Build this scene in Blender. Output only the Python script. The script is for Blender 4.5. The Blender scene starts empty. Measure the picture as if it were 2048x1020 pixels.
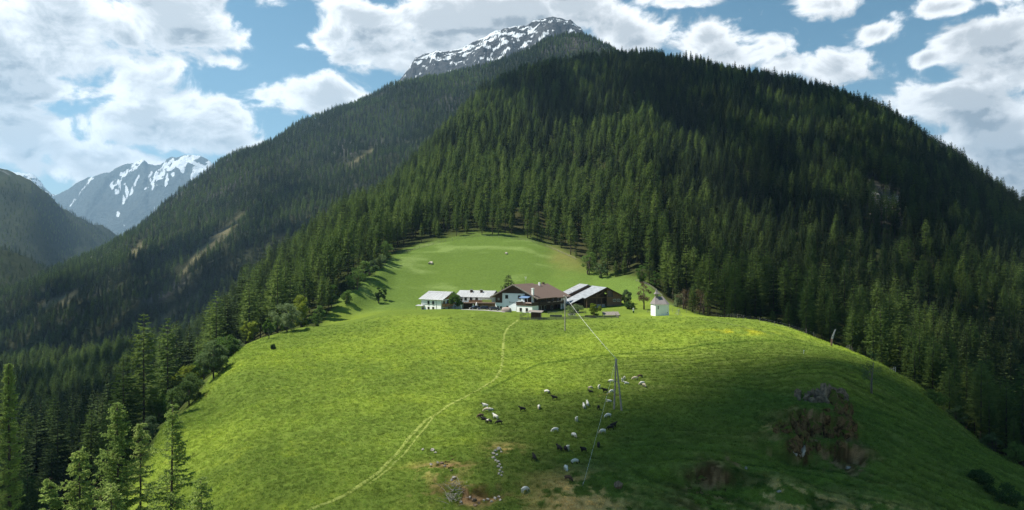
import bpy, bmesh, math, random
import numpy as np
from mathutils import Vector, Matrix

R = math.radians
SC = bpy.context.scene
COL = SC.collection
rng = np.random.default_rng(11)
random.seed(7)

# ------------------------------------------------------------------ camera
F = 1462.0                      # focal length in units of a 2048 wide frame
cam_data = bpy.data.cameras.new('camera')
cam_data.sensor_width = 36.0
cam_data.lens = 36.0 * F / 2048.0
cam_data.clip_start = 0.5
cam_data.clip_end = 60000.0
cam = bpy.data.objects.new('camera', cam_data)
COL.objects.link(cam)
cam.location = (0, 0, 0)
cam.rotation_euler = (R(90), 0, 0)
SC.camera = cam

# ------------------------------------------------------------------ light
SUN_AZ = R(-83)                 # left of straight ahead
SUN_EL = R(57)
S = Vector((math.sin(SUN_AZ) * math.cos(SUN_EL), math.cos(SUN_AZ) * math.cos(SUN_EL), math.sin(SUN_EL)))
sun_data = bpy.data.lights.new('sun', 'SUN')
sun_data.energy = 4.7
sun_data.angle = R(0.55)
sun_data.color = (1.0, 0.95, 0.85)
sun = bpy.data.objects.new('sun', sun_data)
COL.objects.link(sun)
sun.rotation_euler = S.to_track_quat('Z', 'Y').to_euler()
sun.location = (-200, 200, 400)

SC.view_settings.view_transform = 'Standard'
SC.view_settings.look = 'None'
SC.view_settings.exposure = 1.15
SC.view_settings.gamma = 1.0
SC.cycles.use_denoising = True
SC.cycles.denoiser = 'OPENIMAGEDENOISE'
SC.cycles.denoising_input_passes = 'RGB_ALBEDO_NORMAL'
SC.cycles.denoising_prefilter = 'NONE'
SC.cycles.use_adaptive_sampling = False
SC.cycles.max_bounces = 6
SC.cycles.diffuse_bounces = 3
SC.cycles.transmission_bounces = 3
SC.cycles.transparent_max_bounces = 8
SC.cycles.volume_bounces = 0
SC.cycles.caustics_reflective = False
SC.cycles.caustics_refractive = False

# ------------------------------------------------------------------ sky with clouds
def pixdir(px, py):
    return Vector(((px - 1024) / F, 1.0, (510 - py) / F)).normalized()

W = bpy.data.worlds.new('World')
SC.world = W
W.use_nodes = True
nt = W.node_tree
nt.nodes.clear()
N = nt.nodes.new
L = nt.links.new

def cloud_group():
    g = bpy.data.node_groups.new('cloud_density', 'ShaderNodeTree')
    g.interface.new_socket('Vector', in_out='INPUT', socket_type='NodeSocketVector')
    g.interface.new_socket('Density', in_out='OUTPUT', socket_type='NodeSocketFloat')
    gi = g.nodes.new('NodeGroupInput'); go = g.nodes.new('NodeGroupOutput')
    n = g.nodes.new; l = g.links.new
    def math_(op, a, b=None, c=None):
        m = n('ShaderNodeMath'); m.operation = op
        for i, v in enumerate((a, b, c)):
            if v is None: continue
            if isinstance(v, (int, float)): m.inputs[i].default_value = v
            else: l(v, m.inputs[i])
        return m.outputs[0]
    # px, py, rx, ry, weight  (positions of the cloud banks seen over the valley)
    blobs = [(120,60,300,120,1.0),(350,50,150,110,1.0),(-150,120,260,160,1),(90,180,150,38,.9),(15,275,120,75,1.0),
             (330,245,200,75,1.0),(215,320,150,45,.95),(470,285,80,30,.8),(445,122,62,26,.85),(60,130,70,26,.45),
             (740,45,120,60,.9),(650,195,120,62,1.0),(790,110,150,60,.9),(680,75,90,40,.75),(930,50,210,85,1.0),(1090,25,200,75,1.0),
             (1270,60,170,60,.95),(1420,75,110,50,.95),(1480,115,130,45,.85),(1560,85,70,34,.6),(1650,12,80,32,.8),(1748,65,68,32,.85),
             (1680,140,90,50,.9),(1560,130,80,30,.7),(1990,75,110,70,.95),(2040,140,130,60,.95),(1930,210,160,55,1.0),(1990,270,120,60,1.0),(2060,330,120,80,1),
             (1910,10,140,26,.85),(1855,115,40,18,.6),(1340,5,120,26,.6),(570,10,60,22,.5),(600,90,30,14,.5),
             (540,205,50,26,.4),(1200,-60,700,50,.7),(300,-60,500,60,.8),(2500,150,400,160,.8),(-500,250,300,150,.9)]
    acc = None
    for px, py, rx, ry, w in blobs:
        c = pixdir(px, py)
        s = n('ShaderNodeVectorMath'); s.operation = 'SUBTRACT'; l(gi.outputs[0], s.inputs[0]); s.inputs[1].default_value = c
        m = n('ShaderNodeVectorMath'); m.operation = 'MULTIPLY'; l(s.outputs[0], m.inputs[0])
        k = 0.92
        m.inputs[1].default_value = (F / (rx * k), F / (rx * k), F / (ry * k))
        ln = n('ShaderNodeVectorMath'); ln.operation = 'LENGTH'; l(m.outputs[0], ln.inputs[0])
        v = math_('MULTIPLY', math_('SUBTRACT', 1.0, ln.outputs['Value']), w)
        acc = v if acc is None else math_('SMOOTH_MAX', acc, v, 0.12)
    acc = math_('MAXIMUM', acc, -0.45)
    # vertical squeeze gives flat lying banks
    mp = n('ShaderNodeVectorMath'); mp.operation = 'MULTIPLY'; l(gi.outputs[0], mp.inputs[0]); mp.inputs[1].default_value = (1, 1, 1.45)
    big = n('ShaderNodeTexNoise'); big.inputs['Scale'].default_value = 9.0; big.inputs['Detail'].default_value = 3
    big.inputs['Roughness'].default_value = .55; l(mp.outputs[0], big.inputs['Vector'])
    fine = n('ShaderNodeTexNoise'); fine.inputs['Scale'].default_value = 15.0; fine.inputs['Detail'].default_value = 11
    fine.inputs['Roughness'].default_value = .6; fine.inputs['Distortion'].default_value = .35; l(mp.outputs[0], fine.inputs['Vector'])
    a = math_('MULTIPLY_ADD', acc, 1.15, -0.19)
    b = math_('MULTIPLY_ADD', big.outputs[0], 1.0, -0.50)
    c = math_('MULTIPLY_ADD', fine.outputs[0], 2.6, -1.3)
    tot = math_('ADD', math_('ADD', a, b), c)
    l(tot, go.inputs[0])
    return g

def wmath(op, a, b=None, c=None):
    m = N('ShaderNodeMath'); m.operation = op
    for i, v in enumerate((a, b, c)):
        if v is None: continue
        if isinstance(v, (int, float)): m.inputs[i].default_value = v
        else: L(v, m.inputs[i])
    return m.outputs[0]
def wrange(v, a, b, c=0.0, d=1.0, smooth=True):
    m = N('ShaderNodeMapRange'); m.interpolation_type = 'SMOOTHSTEP' if smooth else 'LINEAR'
    L(v, m.inputs['Value']); m.inputs['From Min'].default_value = a; m.inputs['From Max'].default_value = b
    m.inputs['To Min'].default_value = c; m.inputs['To Max'].default_value = d
    return m.outputs[0]
def wmix(f, a, b):
    m = N('ShaderNodeMix'); m.data_type = 'RGBA'
    if isinstance(f, float): m.inputs[0].default_value = f
    else: L(f, m.inputs[0])
    for s, v in ((6, a), (7, b)):
        if isinstance(v, tuple): m.inputs[s].default_value = v + (1,)
        else: L(v, m.inputs[s])
    return m.outputs[2]

sky = N('ShaderNodeTexSky'); sky.sky_type = 'NISHITA'; sky.sun_disc = False
sky.sun_elevation = SUN_EL; sky.sun_rotation = SUN_AZ
sky.altitude = 1500; sky.air_density = 1.0; sky.dust_density = 0.3; sky.ozone_density = 1.6
tc = N('ShaderNodeTexCoord')
nrm = N('ShaderNodeVectorMath'); nrm.operation = 'NORMALIZE'; L(tc.outputs['Generated'], nrm.inputs[0])
grp = cloud_group()
d0 = N('ShaderNodeGroup'); d0.node_tree = grp; L(nrm.outputs[0], d0.inputs[0])
off = N('ShaderNodeVectorMath'); off.operation = 'ADD'; L(nrm.outputs[0], off.inputs[0])
off.inputs[1].default_value = (-0.016, 0.0, 0.020)          # a step towards the sun
d1 = N('ShaderNodeGroup'); d1.node_tree = grp; L(off.outputs[0], d1.inputs[0])
cover = wrange(d0.outputs[0], -0.13, 0.27)
thick = wrange(d0.outputs[0], 0.22, 0.85)
rel = wmath('SUBTRACT', d1.outputs[0], d0.outputs[0])
side = wrange(rel, -0.25, 0.35)
shade = wmath('MINIMUM', wmath('ADD', wmath('MULTIPLY', thick, 0.70), wmath('MULTIPLY', side, 0.5)), 1.0)
CLOUD_HI, CLOUD_LO = (4.7, 4.75, 4.75), (1.30, 1.44, 1.58)
ccol = wmix(shade, CLOUD_HI, CLOUD_LO)
hsv = N('ShaderNodeHueSaturation'); L(sky.outputs[0], hsv.inputs['Color'])
hsv.inputs['Hue'].default_value = .475; hsv.inputs['Saturation'].default_value = 1.15; hsv.inputs['Value'].default_value = 0.36
final = wmix(wmath('MULTIPLY', cover, 0.97), hsv.outputs[0], ccol)
bg = N('ShaderNodeBackground'); bg.inputs['Strength'].default_value = 0.13
L(final, bg.inputs['Color'])
wo = N('ShaderNodeOutputWorld'); L(bg.outputs[0], wo.inputs['Surface'])
W.cycles.sampling_method = 'MANUAL'; W.cycles.sample_map_resolution = 512
# ------------------------------------------------------------------ numpy helpers
def _hash(ix, iy, seed):
    h = (ix.astype(np.int64) * 374761393 + iy.astype(np.int64) * 668265263 + seed * 1442695041) & 0xffffffff
    h = ((h ^ (h >> 13)) * 1274126177) & 0xffffffff
    return ((h ^ (h >> 16)) & 0xffff) / 65535.0
def vnoise(x, y, seed=0):
    ix = np.floor(x); iy = np.floor(y); fx = x - ix; fy = y - iy
    ux = fx * fx * fx * (fx * (fx * 6 - 15) + 10); uy = fy * fy * fy * (fy * (fy * 6 - 15) + 10)
    a = _hash(ix, iy, seed); b = _hash(ix + 1, iy, seed); c = _hash(ix, iy + 1, seed); d = _hash(ix + 1, iy + 1, seed)
    return (a + (b - a) * ux) * (1 - uy) + (c + (d - c) * ux) * uy
def fbm(x, y, oct=4, seed=0, gain=.5):
    s = np.zeros_like(x, dtype=float); a = 1.0; t = 0
    for o in range(oct):
        s += a * (vnoise(x, y, seed + o * 17) * 2 - 1); t += a
        x = x * 2.03 + 13.7; y = y * 2.03 - 7.1; a *= gain
    return s / t
def ridged(x, y, oct=5, seed=0, gain=.5):
    s = np.zeros_like(x, dtype=float); a = 1.0; t = 0
    for o in range(oct):
        s += a * (1 - np.abs(vnoise(x, y, seed + o * 17) * 2 - 1)); t += a
        x = x * 2.03 + 3.7; y = y * 2.03 - 9.1; a *= gain
    return s / t
def pchip_slopes(x, y):
    """x,y: (...,K)"""
    h = np.diff(x, axis=-1); d = np.diff(y, axis=-1) / h
    m = np.zeros_like(y)
    w1 = 2 * h[..., 1:] + h[..., :-1]; w2 = h[..., 1:] + 2 * h[..., :-1]
    ok = d[..., 1:] * d[..., :-1] > 0
    den = np.where(ok, w1 / np.where(ok, d[..., :-1], 1) + w2 / np.where(ok, d[..., 1:], 1), 1)
    m[..., 1:-1] = np.where(ok, (w1 + w2) / den, 0)
    m[..., 0] = d[..., 0]; m[..., -1] = d[..., -1]
    return h, d, m
def pchip(x, y, xi):
    x = np.asarray(x, float); y = np.asarray(y, float); xi = np.asarray(xi, float)
    h, d, m = pchip_slopes(x, y)
    k = np.clip(np.searchsorted(x, xi) - 1, 0, len(x) - 2)
    t = np.clip((xi - x[k]) / h[k], 0, 1)
    t2, t3 = t * t, t * t * t
    return ((2 * t3 - 3 * t2 + 1) * y[k] + (t3 - 2 * t2 + t) * h[k] * m[k] + (-2 * t3 + 3 * t2) * y[k + 1] + (t3 - t2) * h[k] * m[k + 1])
def sstep(a, b, x):
    t = np.clip((x - a) / (b - a), 0, 1); return t * t * (3 - 2 * t)

class Height:
    """a stretch of terrain: rays fanning out from the survey point, K guide lines (D, z) along each"""
    def __init__(self, pxs, Ds, lines, detail):
        self.pxs = np.asarray(pxs, float); self.lD = np.log(np.asarray(Ds, float))
        LD = np.array([pchip([p[0] for p in l], [p[1] for p in l], self.pxs) for l in lines]).T      # cols,K
        LZ = np.array([pchip([p[0] for p in l], [p[2] for p in l], self.pxs) for l in lines]).T
        for k in range(1, LD.shape[1]): LD[:, k] = np.maximum(LD[:, k], LD[:, k - 1] + 4)
        D = np.asarray(Ds, float)
        h, d, m = pchip_slopes(LD, LZ)
        Z = np.zeros((len(self.pxs), len(D)))
        for i in range(len(self.pxs)):
            k = np.clip(np.searchsorted(LD[i], D) - 1, 0, LD.shape[1] - 2)
            t = np.clip((D - LD[i][k]) / h[i][k], 0, 1); t2 = t * t; t3 = t2 * t
            Z[i] = (2*t3-3*t2+1)*LZ[i][k] + (t3-2*t2+t)*h[i][k]*m[i][k] + (-2*t3+3*t2)*LZ[i][k+1] + (t3-t2)*h[i][k]*m[i][k+1]
        self.D = np.broadcast_to(D, Z.shape); self.X = (self.pxs[:, None] - 1024) / F * self.D
        self.PX = np.broadcast_to(self.pxs[:, None], Z.shape)
        self.Z = Z + detail(self.X, self.D, self.PX, Z)
    def z(self, x, y):
        x = np.asarray(x, float); y = np.asarray(y, float)
        px = 1024 + F * x / y
        i = np.clip(np.searchsorted(self.pxs, px) - 1, 0, len(self.pxs) - 2)
        j = np.clip(np.searchsorted(self.lD, np.log(y)) - 1, 0, len(self.lD) - 2)
        u = np.clip((px - self.pxs[i]) / (self.pxs[i + 1] - self.pxs[i]), 0, 1)
        v = np.clip((y - np.exp(self.lD[j])) / (np.exp(self.lD[j + 1]) - np.exp(self.lD[j])), 0, 1)
        Z = self.Z
        return (Z[i, j] * (1 - u) + Z[i + 1, j] * u) * (1 - v) + (Z[i, j + 1] * (1 - u) + Z[i + 1, j + 1] * u) * v
    def hit(self, px, py, dmin=60, dmax=1500):
        """first point of the terrain seen along a line of sight"""
        D = np.exp(np.linspace(math.log(dmin), math.log(dmax), 6000))
        z = self.z((px - 1024) / F * D, D); s = D * (510 - py) / F
        k = np.nonzero(s <= z)[0]
        if len(k) == 0: return None
        d = D[k[0]]
        return ((px - 1024) / F * d, d, float(self.z((px - 1024) / F * d, d)))
    def mesh(self, name, colors=None, extra=None):
        nx, ny = self.Z.shape
        co = np.stack([self.X, self.D, self.Z], -1).reshape(-1, 3)
        i = np.arange(nx - 1)[:, None] * ny + np.arange(ny - 1)[None]
        f = np.stack([i, i + ny, i + ny + 1, i + 1], -1).reshape(-1, 4)
        return np_mesh(name, co, f, colors, extra)

def np_mesh(name, co, f, colors=None, extra=None, smooth=True):
    me = bpy.data.meshes.new(name)
    me.vertices.add(len(co)); me.vertices.foreach_set('co', np.ascontiguousarray(co, np.float32).ravel())
    nl = f.size; k = f.shape[1]
    me.loops.add(nl); me.loops.foreach_set('vertex_index', np.ascontiguousarray(f, np.int32).ravel())
    me.polygons.add(len(f))
    me.polygons.foreach_set('loop_start', np.arange(0, nl, k, dtype=np.int32))
    me.polygons.foreach_set('use_smooth', np.full(len(f), smooth))
    if colors is not None:
        a = me.attributes.new('tint', 'FLOAT_COLOR', 'POINT')
        c = np.ones((len(co), 4), np.float32); c[:, :3] = colors.reshape(-1, 3); a.data.foreach_set('color', c.ravel())
    for kname, v in (extra or {}).items():
        a = me.attributes.new(kname, 'FLOAT', 'POINT'); a.data.foreach_set('value', np.ascontiguousarray(v, np.float32).ravel())
    me.update(); me.validate()
    return me

# ------------------------------------------------------------------ objects, names, labels
def put(o, parent=None):
    COL.objects.link(o)
    if parent is not None: o.parent = parent
    return o
def tag(o, label=None, cat=None, group=None, kind=None):
    if label: o['label'] = label
    if cat: o['category'] = cat
    if group: o['group'] = group
    if kind: o['kind'] = kind
    return o
def empty(name, loc, rz=0.0, label=None, cat=None, group=None):
    o = bpy.data.objects.new(name, None); o.empty_display_size = .5
    o.location = loc; o.rotation_euler = (0, 0, rz)
    COL.objects.link(o)
    return tag(o, label, cat, group)
def copy_thing(o, loc=None, rz=None, scale=None, label=None, group=None, parent=None):
    c = o.copy(); COL.objects.link(c)
    if parent is not None: c.parent = parent
    for ch in o.children: copy_thing(ch, parent=c)
    if loc is not None: c.location = loc
    if rz is not None: c.rotation_euler = (0, 0, rz)
    if scale is not None: c.scale = scale
    if label: c['label'] = label
    if group: c['group'] = group
    return c

class MB:
    """collects shapes, builds them as ONE mesh"""
    def __init__(self): self.v = []; self.f = []; self.m = []; self.mi = 0
    def face(self, pts):
        b = len(self.v); self.v += [tuple(p) for p in pts]; self.f.append(tuple(range(b, b + len(pts)))); self.m.append(self.mi)
    def add(self, vs, fs):
        b = len(self.v); self.v += [tuple(p) for p in vs]
        for f in fs: self.f.append(tuple(i + b for i in f)); self.m.append(self.mi)
    def box(self, x0, x1, y0, y1, z0, z1):
        self.add([(x0,y0,z0),(x1,y0,z0),(x1,y1,z0),(x0,y1,z0),(x0,y0,z1),(x1,y0,z1),(x1,y1,z1),(x0,y1,z1)],
                 [(3,2,1,0),(4,5,6,7),(0,1,5,4),(1,2,6,5),(2,3,7,6),(3,0,4,7)])
        return self
    def prism(self, poly, y0, y1, axis='y'):
        """poly of (a,b) extruded; axis y: (a,y,b); axis x: (x,a,b); axis z: (a,b,z)"""
        n = len(poly)
        P = {'y': lambda a, b, t: (a, t, b), 'x': lambda a, b, t: (t, a, b), 'z': lambda a, b, t: (a, b, t)}[axis]
        vs = [P(a, b, y0) for a, b in poly] + [P(a, b, y1) for a, b in poly]
        fs = [tuple(range(n))[::-1], tuple(range(n, 2 * n))] + [(i, (i + 1) % n, n + (i + 1) % n, n + i) for i in range(n)]
        self.add(vs, fs); return self
    def bar(self, a, b, r0, r1=None, n=6, r2=None):
        """tapered rod from a to b"""
        r1 = r0 if r1 is None else r1
        a = Vector(a); b = Vector(b); d = (b - a).normalized()
        u = d.orthogonal().normalized(); w = d.cross(u)
        vs = []
        for p, r in ((a, r0), (b, r1)):
            for i in range(n):
                t = 2 * math.pi * i / n; vs.append(p + u * (math.cos(t) * r) + w * (math.sin(t) * r))
        self.add(vs, [(i, (i + 1) % n, n + (i + 1) % n, n + i) for i in range(n)] + [tuple(range(n))[::-1], tuple(range(n, 2 * n))])
        return self
    def tube(self, pts, rads, n=6):
        pts = [Vector(p) for p in pts]; vs = []; fs = []
        u = None
        for k, p in enumerate(pts):
            d = (pts[min(k + 1, len(pts) - 1)] - pts[max(k - 1, 0)]).normalized()
            u = d.orthogonal().normalized() if u is None else (u - d * u.dot(d)).normalized()
            w = d.cross(u); r = rads[k] if hasattr(rads, '__len__') else rads
            for i in range(n):
                t = 2 * math.pi * i / n; vs.append(p + u * (math.cos(t) * r) + w * (math.sin(t) * r))
        for k in range(len(pts) - 1):
            for i in range(n):
                fs.append((k * n + i, k * n + (i + 1) % n, (k + 1) * n + (i + 1) % n, (k + 1) * n + i))
        fs += [tuple(range(n))[::-1], tuple(range((len(pts) - 1) * n, len(pts) * n))]
        self.add(vs, fs); return self
    def mesh(self, name, mats, smooth=False):
        me = bpy.data.meshes.new(name); me.from_pydata(self.v, [], self.f)
        if not isinstance(mats, (list, tuple)): mats = [mats]
        for m in mats: me.materials.append(m)
        me.polygons.foreach_set('material_index', self.m)
        if smooth: me.polygons.foreach_set('use_smooth', [True] * len(self.f))
        me.update(); return me
    def build(self, name, mats, parent=None, smooth=False, fixn=True):
        me = self.mesh(name, mats, smooth)
        if fixn:
            bm = bmesh.new(); bm.from_mesh(me); bmesh.ops.recalc_face_normals(bm, faces=bm.faces); bm.to_mesh(me); bm.free()
        return put(bpy.data.objects.new(name, me), parent)

# ------------------------------------------------------------------ materials
def new_mat(name):
    m = bpy.data.materials.new(name); m.use_nodes = True; t = m.node_tree; t.nodes.clear()
    return m, t.nodes.new, t.links.new
def mat(name, col, rough=.8, scale=3.0, var=.25, bump=.0, metal=0., spec=.3, stretch=(1,1,1), scale2=None, col2=None):
    m, n, l = new_mat(name)
    out = n('ShaderNodeOutputMaterial'); p = n('ShaderNodeBsdfPrincipled')
    p.inputs['Roughness'].default_value = rough; p.inputs['Metallic'].default_value = metal
    p.inputs['Specular IOR Level'].default_value = spec
    tcn = n('ShaderNodeTexCoord'); mp = n('ShaderNodeMapping'); mp.inputs['Scale'].default_value = stretch
    l(tcn.outputs['Object'], mp.inputs['Vector'])
    no = n('ShaderNodeTexNoise'); no.inputs['Scale'].default_value = scale; no.inputs['Detail'].default_value = 6; no.inputs['Roughness'].default_value = .65
    l(mp.outputs[0], no.inputs['Vector'])
    cr = n('ShaderNodeValToRGB'); c2 = col2 or tuple(c * (1 - var) for c in col)
    cr.color_ramp.elements[0].position = .32; cr.color_ramp.elements[0].color = tuple(c2) + (1,)
    cr.color_ramp.elements[1].position = .66; cr.color_ramp.elements[1].color = tuple(min(1, c * (1 + var * .5)) for c in col) + (1,)
    l(no.outputs[0], cr.inputs[0]); l(cr.outputs[0], p.inputs['Base Color'])
    if bump:
        b = n('ShaderNodeBump'); b.inputs['Strength'].default_value = bump; b.inputs['Distance'].default_value = .05
        l(no.outputs[0], b.inputs['Height']); l(b.outputs[0], p.inputs['Normal'])
    l(p.outputs[0], out.inputs[0]); return m
def leaf_mat(name, ca, cb, cc=None, transl=.35, scale=.35):
    """foliage: colour drifts from plant to plant and from clump to clump, thin leaves let light through"""
    m, n, l = new_mat(name)
    out = n('ShaderNodeOutputMaterial')
    oi = n('ShaderNodeObjectInfo'); geo = n('ShaderNodeNewGeometry')
    no = n('ShaderNodeTexNoise'); no.inputs['Scale'].default_value = scale; no.inputs['Detail'].default_value = 3; l(geo.outputs['Position'], no.inputs['Vector'])
    a = n('ShaderNodeMath'); a.operation = 'MULTIPLY_ADD'; l(no.outputs[0], a.inputs[0]); a.inputs[1].default_value = 1.1; a.inputs[2].default_value = -.55
    b = n('ShaderNodeMath'); b.operation = 'ADD'; b.use_clamp = True; l(a.outputs[0], b.inputs[0]); l(oi.outputs['Random'], b.inputs[1])
    cr = n('ShaderNodeValToRGB'); e = cr.color_ramp.elements
    e[0].position = .05; e[0].color = ca + (1,); e[1].position = .95; e[1].color = (cc or cb) + (1,)
    if cc: x = e.new(.6); x.color = cb + (1,)
    l(b.outputs[0], cr.inputs[0])
    d = n('ShaderNodeBsdfDiffuse'); t = n('ShaderNodeBsdfTranslucent'); mx = n('ShaderNodeMixShader'); mx.inputs[0].default_value = transl
    l(cr.outputs[0], d.inputs['Color'])
    hs = n('ShaderNodeHueSaturation'); hs.inputs['Hue'].default_value = .495; hs.inputs['Value'].default_value = 1.3; hs.inputs['Saturation'].default_value = 1.05
    l(cr.outputs[0], hs.inputs['Color']); l(hs.outputs[0], t.inputs['Color'])
    l(d.outputs[0], mx.inputs[1]); l(t.outputs[0], mx.inputs[2]); l(mx.outputs[0], out.inputs[0])
    return m
# ------------------------------------------------------------------ near hill and the wooded mountain behind it
def pz(D, py): return D * (510 - py) / F
L0 = [(-1300,14,-64),(330,14,-60),(1024,14,-58),(2048,14,-58),(3300,14,-62)]
L1 = [(-1300,60,-60),(0,60,-50),(200,60,-47),(330,60,-44),(640,60,-44),(1024,60,-43.5),(1700,60,-46),(2048,60,-48),(3300,60,-60)]
L2 = [(-1300,110,-62),(0,110,-55),(200,115,-45.5),(330,110,-38.5),(500,98,-34.2),(640,95,-33.1),(1024,95,-33.1),(1400,98,-34.2),(1700,103,-36),(2048,108,-42),(2500,110,-55),(3300,110,-65)]
L3 = [(-1300,170,-80),(0,170,-72),(200,160,-56),(330,150,-36),(430,150,-33.6),(500,140,-31.4),(640,135,-31),(1024,130,-30.3),(1300,130,-30.5),(1500,126,-30.8),(1650,122,-32.3),(1750,125,-33),(1880,130,-36.5),(2048,140,-43),(2500,150,-66),(3300,150,-80)]
L4 = [(-1300,260,-100),(0,260,-88),(200,230,-72),(330,200,-46),(430,190,-31.2),(490,200,-26.5),(640,195,-25.4),(800,200,-24),(1024,200,-25.3),(1300,195,-25.3),(1500,185,-25.2),(1650,165,-25),(1750,175,-27.5),(1830,180,-32),(1880,165,-36),(2048,175,-52),(2500,190,-75),(3300,200,-90)]
L5 = [(-1300,340,-110),(0,340,-100),(200,320,-88),(330,290,-66),(430,260,-45),(490,225,-27.7),(600,245,-24),(680,240,-23),(800,262,-20.1),(870,264,-20),(960,264,-20.5),(1024,262,-21.1),(1100,255,-21.7),(1190,255,-22),(1320,262,-21),(1500,250,-22.2),(1670,222,-27.3),(1750,205,-29.4),(1830,200,-36),(1880,190,-42),(2048,205,-60),(2500,230,-80),(3300,240,-95)]
L6 = [(-1300,480,-120),(0,430,-115),(200,410,-103),(330,370,-80),(430,330,-58),(490,270,-34),(600,266,-27.5),(680,280,-25),(750,297,-23),(800,296,-21.8),(870,300,-21.7),(1024,297,-21.5),(1100,295,-21.2),(1190,292,-20.2),(1270,290,-19.5),(1320,285,-20.5),(1500,285,-27),(1670,265,-36),(1750,250,-41),(1830,240,-48),(1880,230,-52),(2048,240,-70),(2500,270,-85),(3300,280,-100)]
L7 = [(-1300,600,-130),(0,560,-128),(200,500,-112),(330,450,-85),(430,400,-58),(490,340,-38),(600,300,-24),(680,305,-18.5),(750,345,-9.4),(800,400,0.5),(870,425,7.0),(960,437,12),(1050,432,10),(1100,425,5),(1150,400,-2),(1190,365,-9.7),(1270,335,-11.5),(1320,310,-18),(1500,320,-26),(1670,310,-34),(1750,300,-40),(1880,290,-50),(2048,300,-62),(2500,330,-70),(3300,350,-70)]
L8 = [(-1300,900,-125),(0,800,-134),(200,740,-112),(330,610,-92),(430,560,-66),(490,565,-37),(600,700,-3),(680,780,31),(750,860,69),(830,950,120),(900,1030,178),(960,1120,236),(1100,1250,311),(1250,1300,337),(1400,1280,321),(1600,1180,268),(1750,1080,214),(1900,970,138),(2048,870,62),(2300,760,-30),(2700,700,-60),(3300,700,-70)]
L8 = [(px, D, z - 20 * (z > 60)) for px, D, z in L8]
L9 = [(px, D + 260, z - 90 - 60 * (z > 0)) for px, D, z in L8]
L10 = [(px, D + 800, max(z - 420, -200)) for px, D, z in L8]
L11 = [(px, D + 1000, max(z - 440, -205)) for px, D, z in L8]
# where the wood begins (distance along each sight line)
EDGE = [(-1300,60),(0,112),(200,128),(300,140),(330,156),(380,172),(430,196),(490,224),(560,238),(600,248),(680,303),(750,347),(800,402),(870,427),(960,437),(1100,427),(1150,402),(1190,367),(1270,338),(1310,322),(1340,300),(1500,270),(1670,244),(1750,228),(1830,204),(1880,186),(2048,163),(2500,150),(3300,140)]
def edge(px): return pchip([e[0] for e in EDGE], [e[1] for e in EDGE], px)
def ridge_of_mountain(px): return pchip([e[0] for e in L8], [e[1] for e in L8], px)

def near_detail(X, D, PX, Z):
    e = edge(PX)
    wood = sstep(1.02, 1.25, D / e)
    out = wood * (fbm(X * .011, D * .011, 4, 3) * 9 * sstep(1, 2.4, D / e) + fbm(X * .05, D * .05, 3, 5) * 1.6)
    flat = np.exp(-(((PX - 1050) / 260) ** 2) - ((D - 283) / 24) ** 2)
    mead = (1 - wood) * (1 - .9 * flat)
    out += mead * (fbm(X * .02, D * .03, 3, 8) * 1.0 + fbm(X * .011, D * .016, 2, 13) * 1.5 * sstep(980, 860, PX) * sstep(290, 230, D) + fbm(X * .11, D * .16, 3, 9) * .28)
    # grazing steps worn into the shaded right shoulder
    t = sstep(1130, 1330, PX) * sstep(215, 170, D) * (1 - sstep(.94, 1.05, D / e))
    warp = fbm(X * .03, D * .05, 3, 21) * 5
    s = (D * .55 + X * .10 + warp)
    out += t * (np.abs((s % 2.2) / 2.2 - .5) * .55 + fbm(X * .12, D * .5, 3, 33) * .35)
    rough = sstep(120, 100, D) * sstep(820, 900, PX)
    out += rough * fbm(X * .3, D * .3, 4, 40) * .5
    # worn bank across the lower left meadow
    for (px, d, w, amp) in ((395, 158, 8, 1.0), (480, 152, 7, .8), (440, 165, 6, .7), (905, 104, 5, .9), (960, 99, 6, 1.0)):
        x0 = (px - 1024) / F * d
        q = np.exp(-((X - x0) / w) ** 2)
        u = (D - d - fbm(X * .3, D * 0, 2, int(px)) * 2) / 1.2
        out += q * amp * (sstep(-1, 1, u) - .5) * np.exp(-(u / 6) ** 2)
    # slip scar and crag on the front of the shoulder
    for (px, d, w, amp) in ((1640, 128, 6.5, 4.6), (1600, 119, 5, 3.6), (1690, 122, 5, 3.4), (1420, 107, 6, 2.2)):
        x0 = (px - 1024) / F * d
        q = np.exp(-(np.abs(X - x0 - fbm(X * .2, D * .2, 2, 7) * 3) / w) ** 3)
        u = (D - d + fbm(X * .35, D * .1, 3, int(px) + 1) * 2.5) / 1.1
        out += q * amp * (sstep(-1, 1, u) - .5) * np.exp(-(u / 7) ** 2)
    return out
cols = np.concatenate([np.arange(-1300, -60, 28), np.arange(-60, 2110, 3.6), np.arange(2110, 3301, 28)])
rows = np.exp(np.arange(math.log(14), math.log(2250), .0058))
rows = rows[(rows < 60) * (np.arange(len(rows)) % 4 == 0) | (rows >= 60) * (rows < 460) | (rows >= 460) * (np.arange(len(rows)) % 3 == 0)]
HILL = Height(cols, rows, [L0, L1, L2, L3, L4, L5, L6, L7, L8, L9, L10, L11], near_detail)
def gz(x, y): return float(HILL.z(x, y))
def at(px, py, dmin=60, dmax=1500):
    h = HILL.hit(px, py, dmin, dmax)
    return Vector(h) if h else None
def at_d(px, D):
    x = (px - 1024) / F * D
    return Vector((x, D, gz(x, D)))

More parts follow.
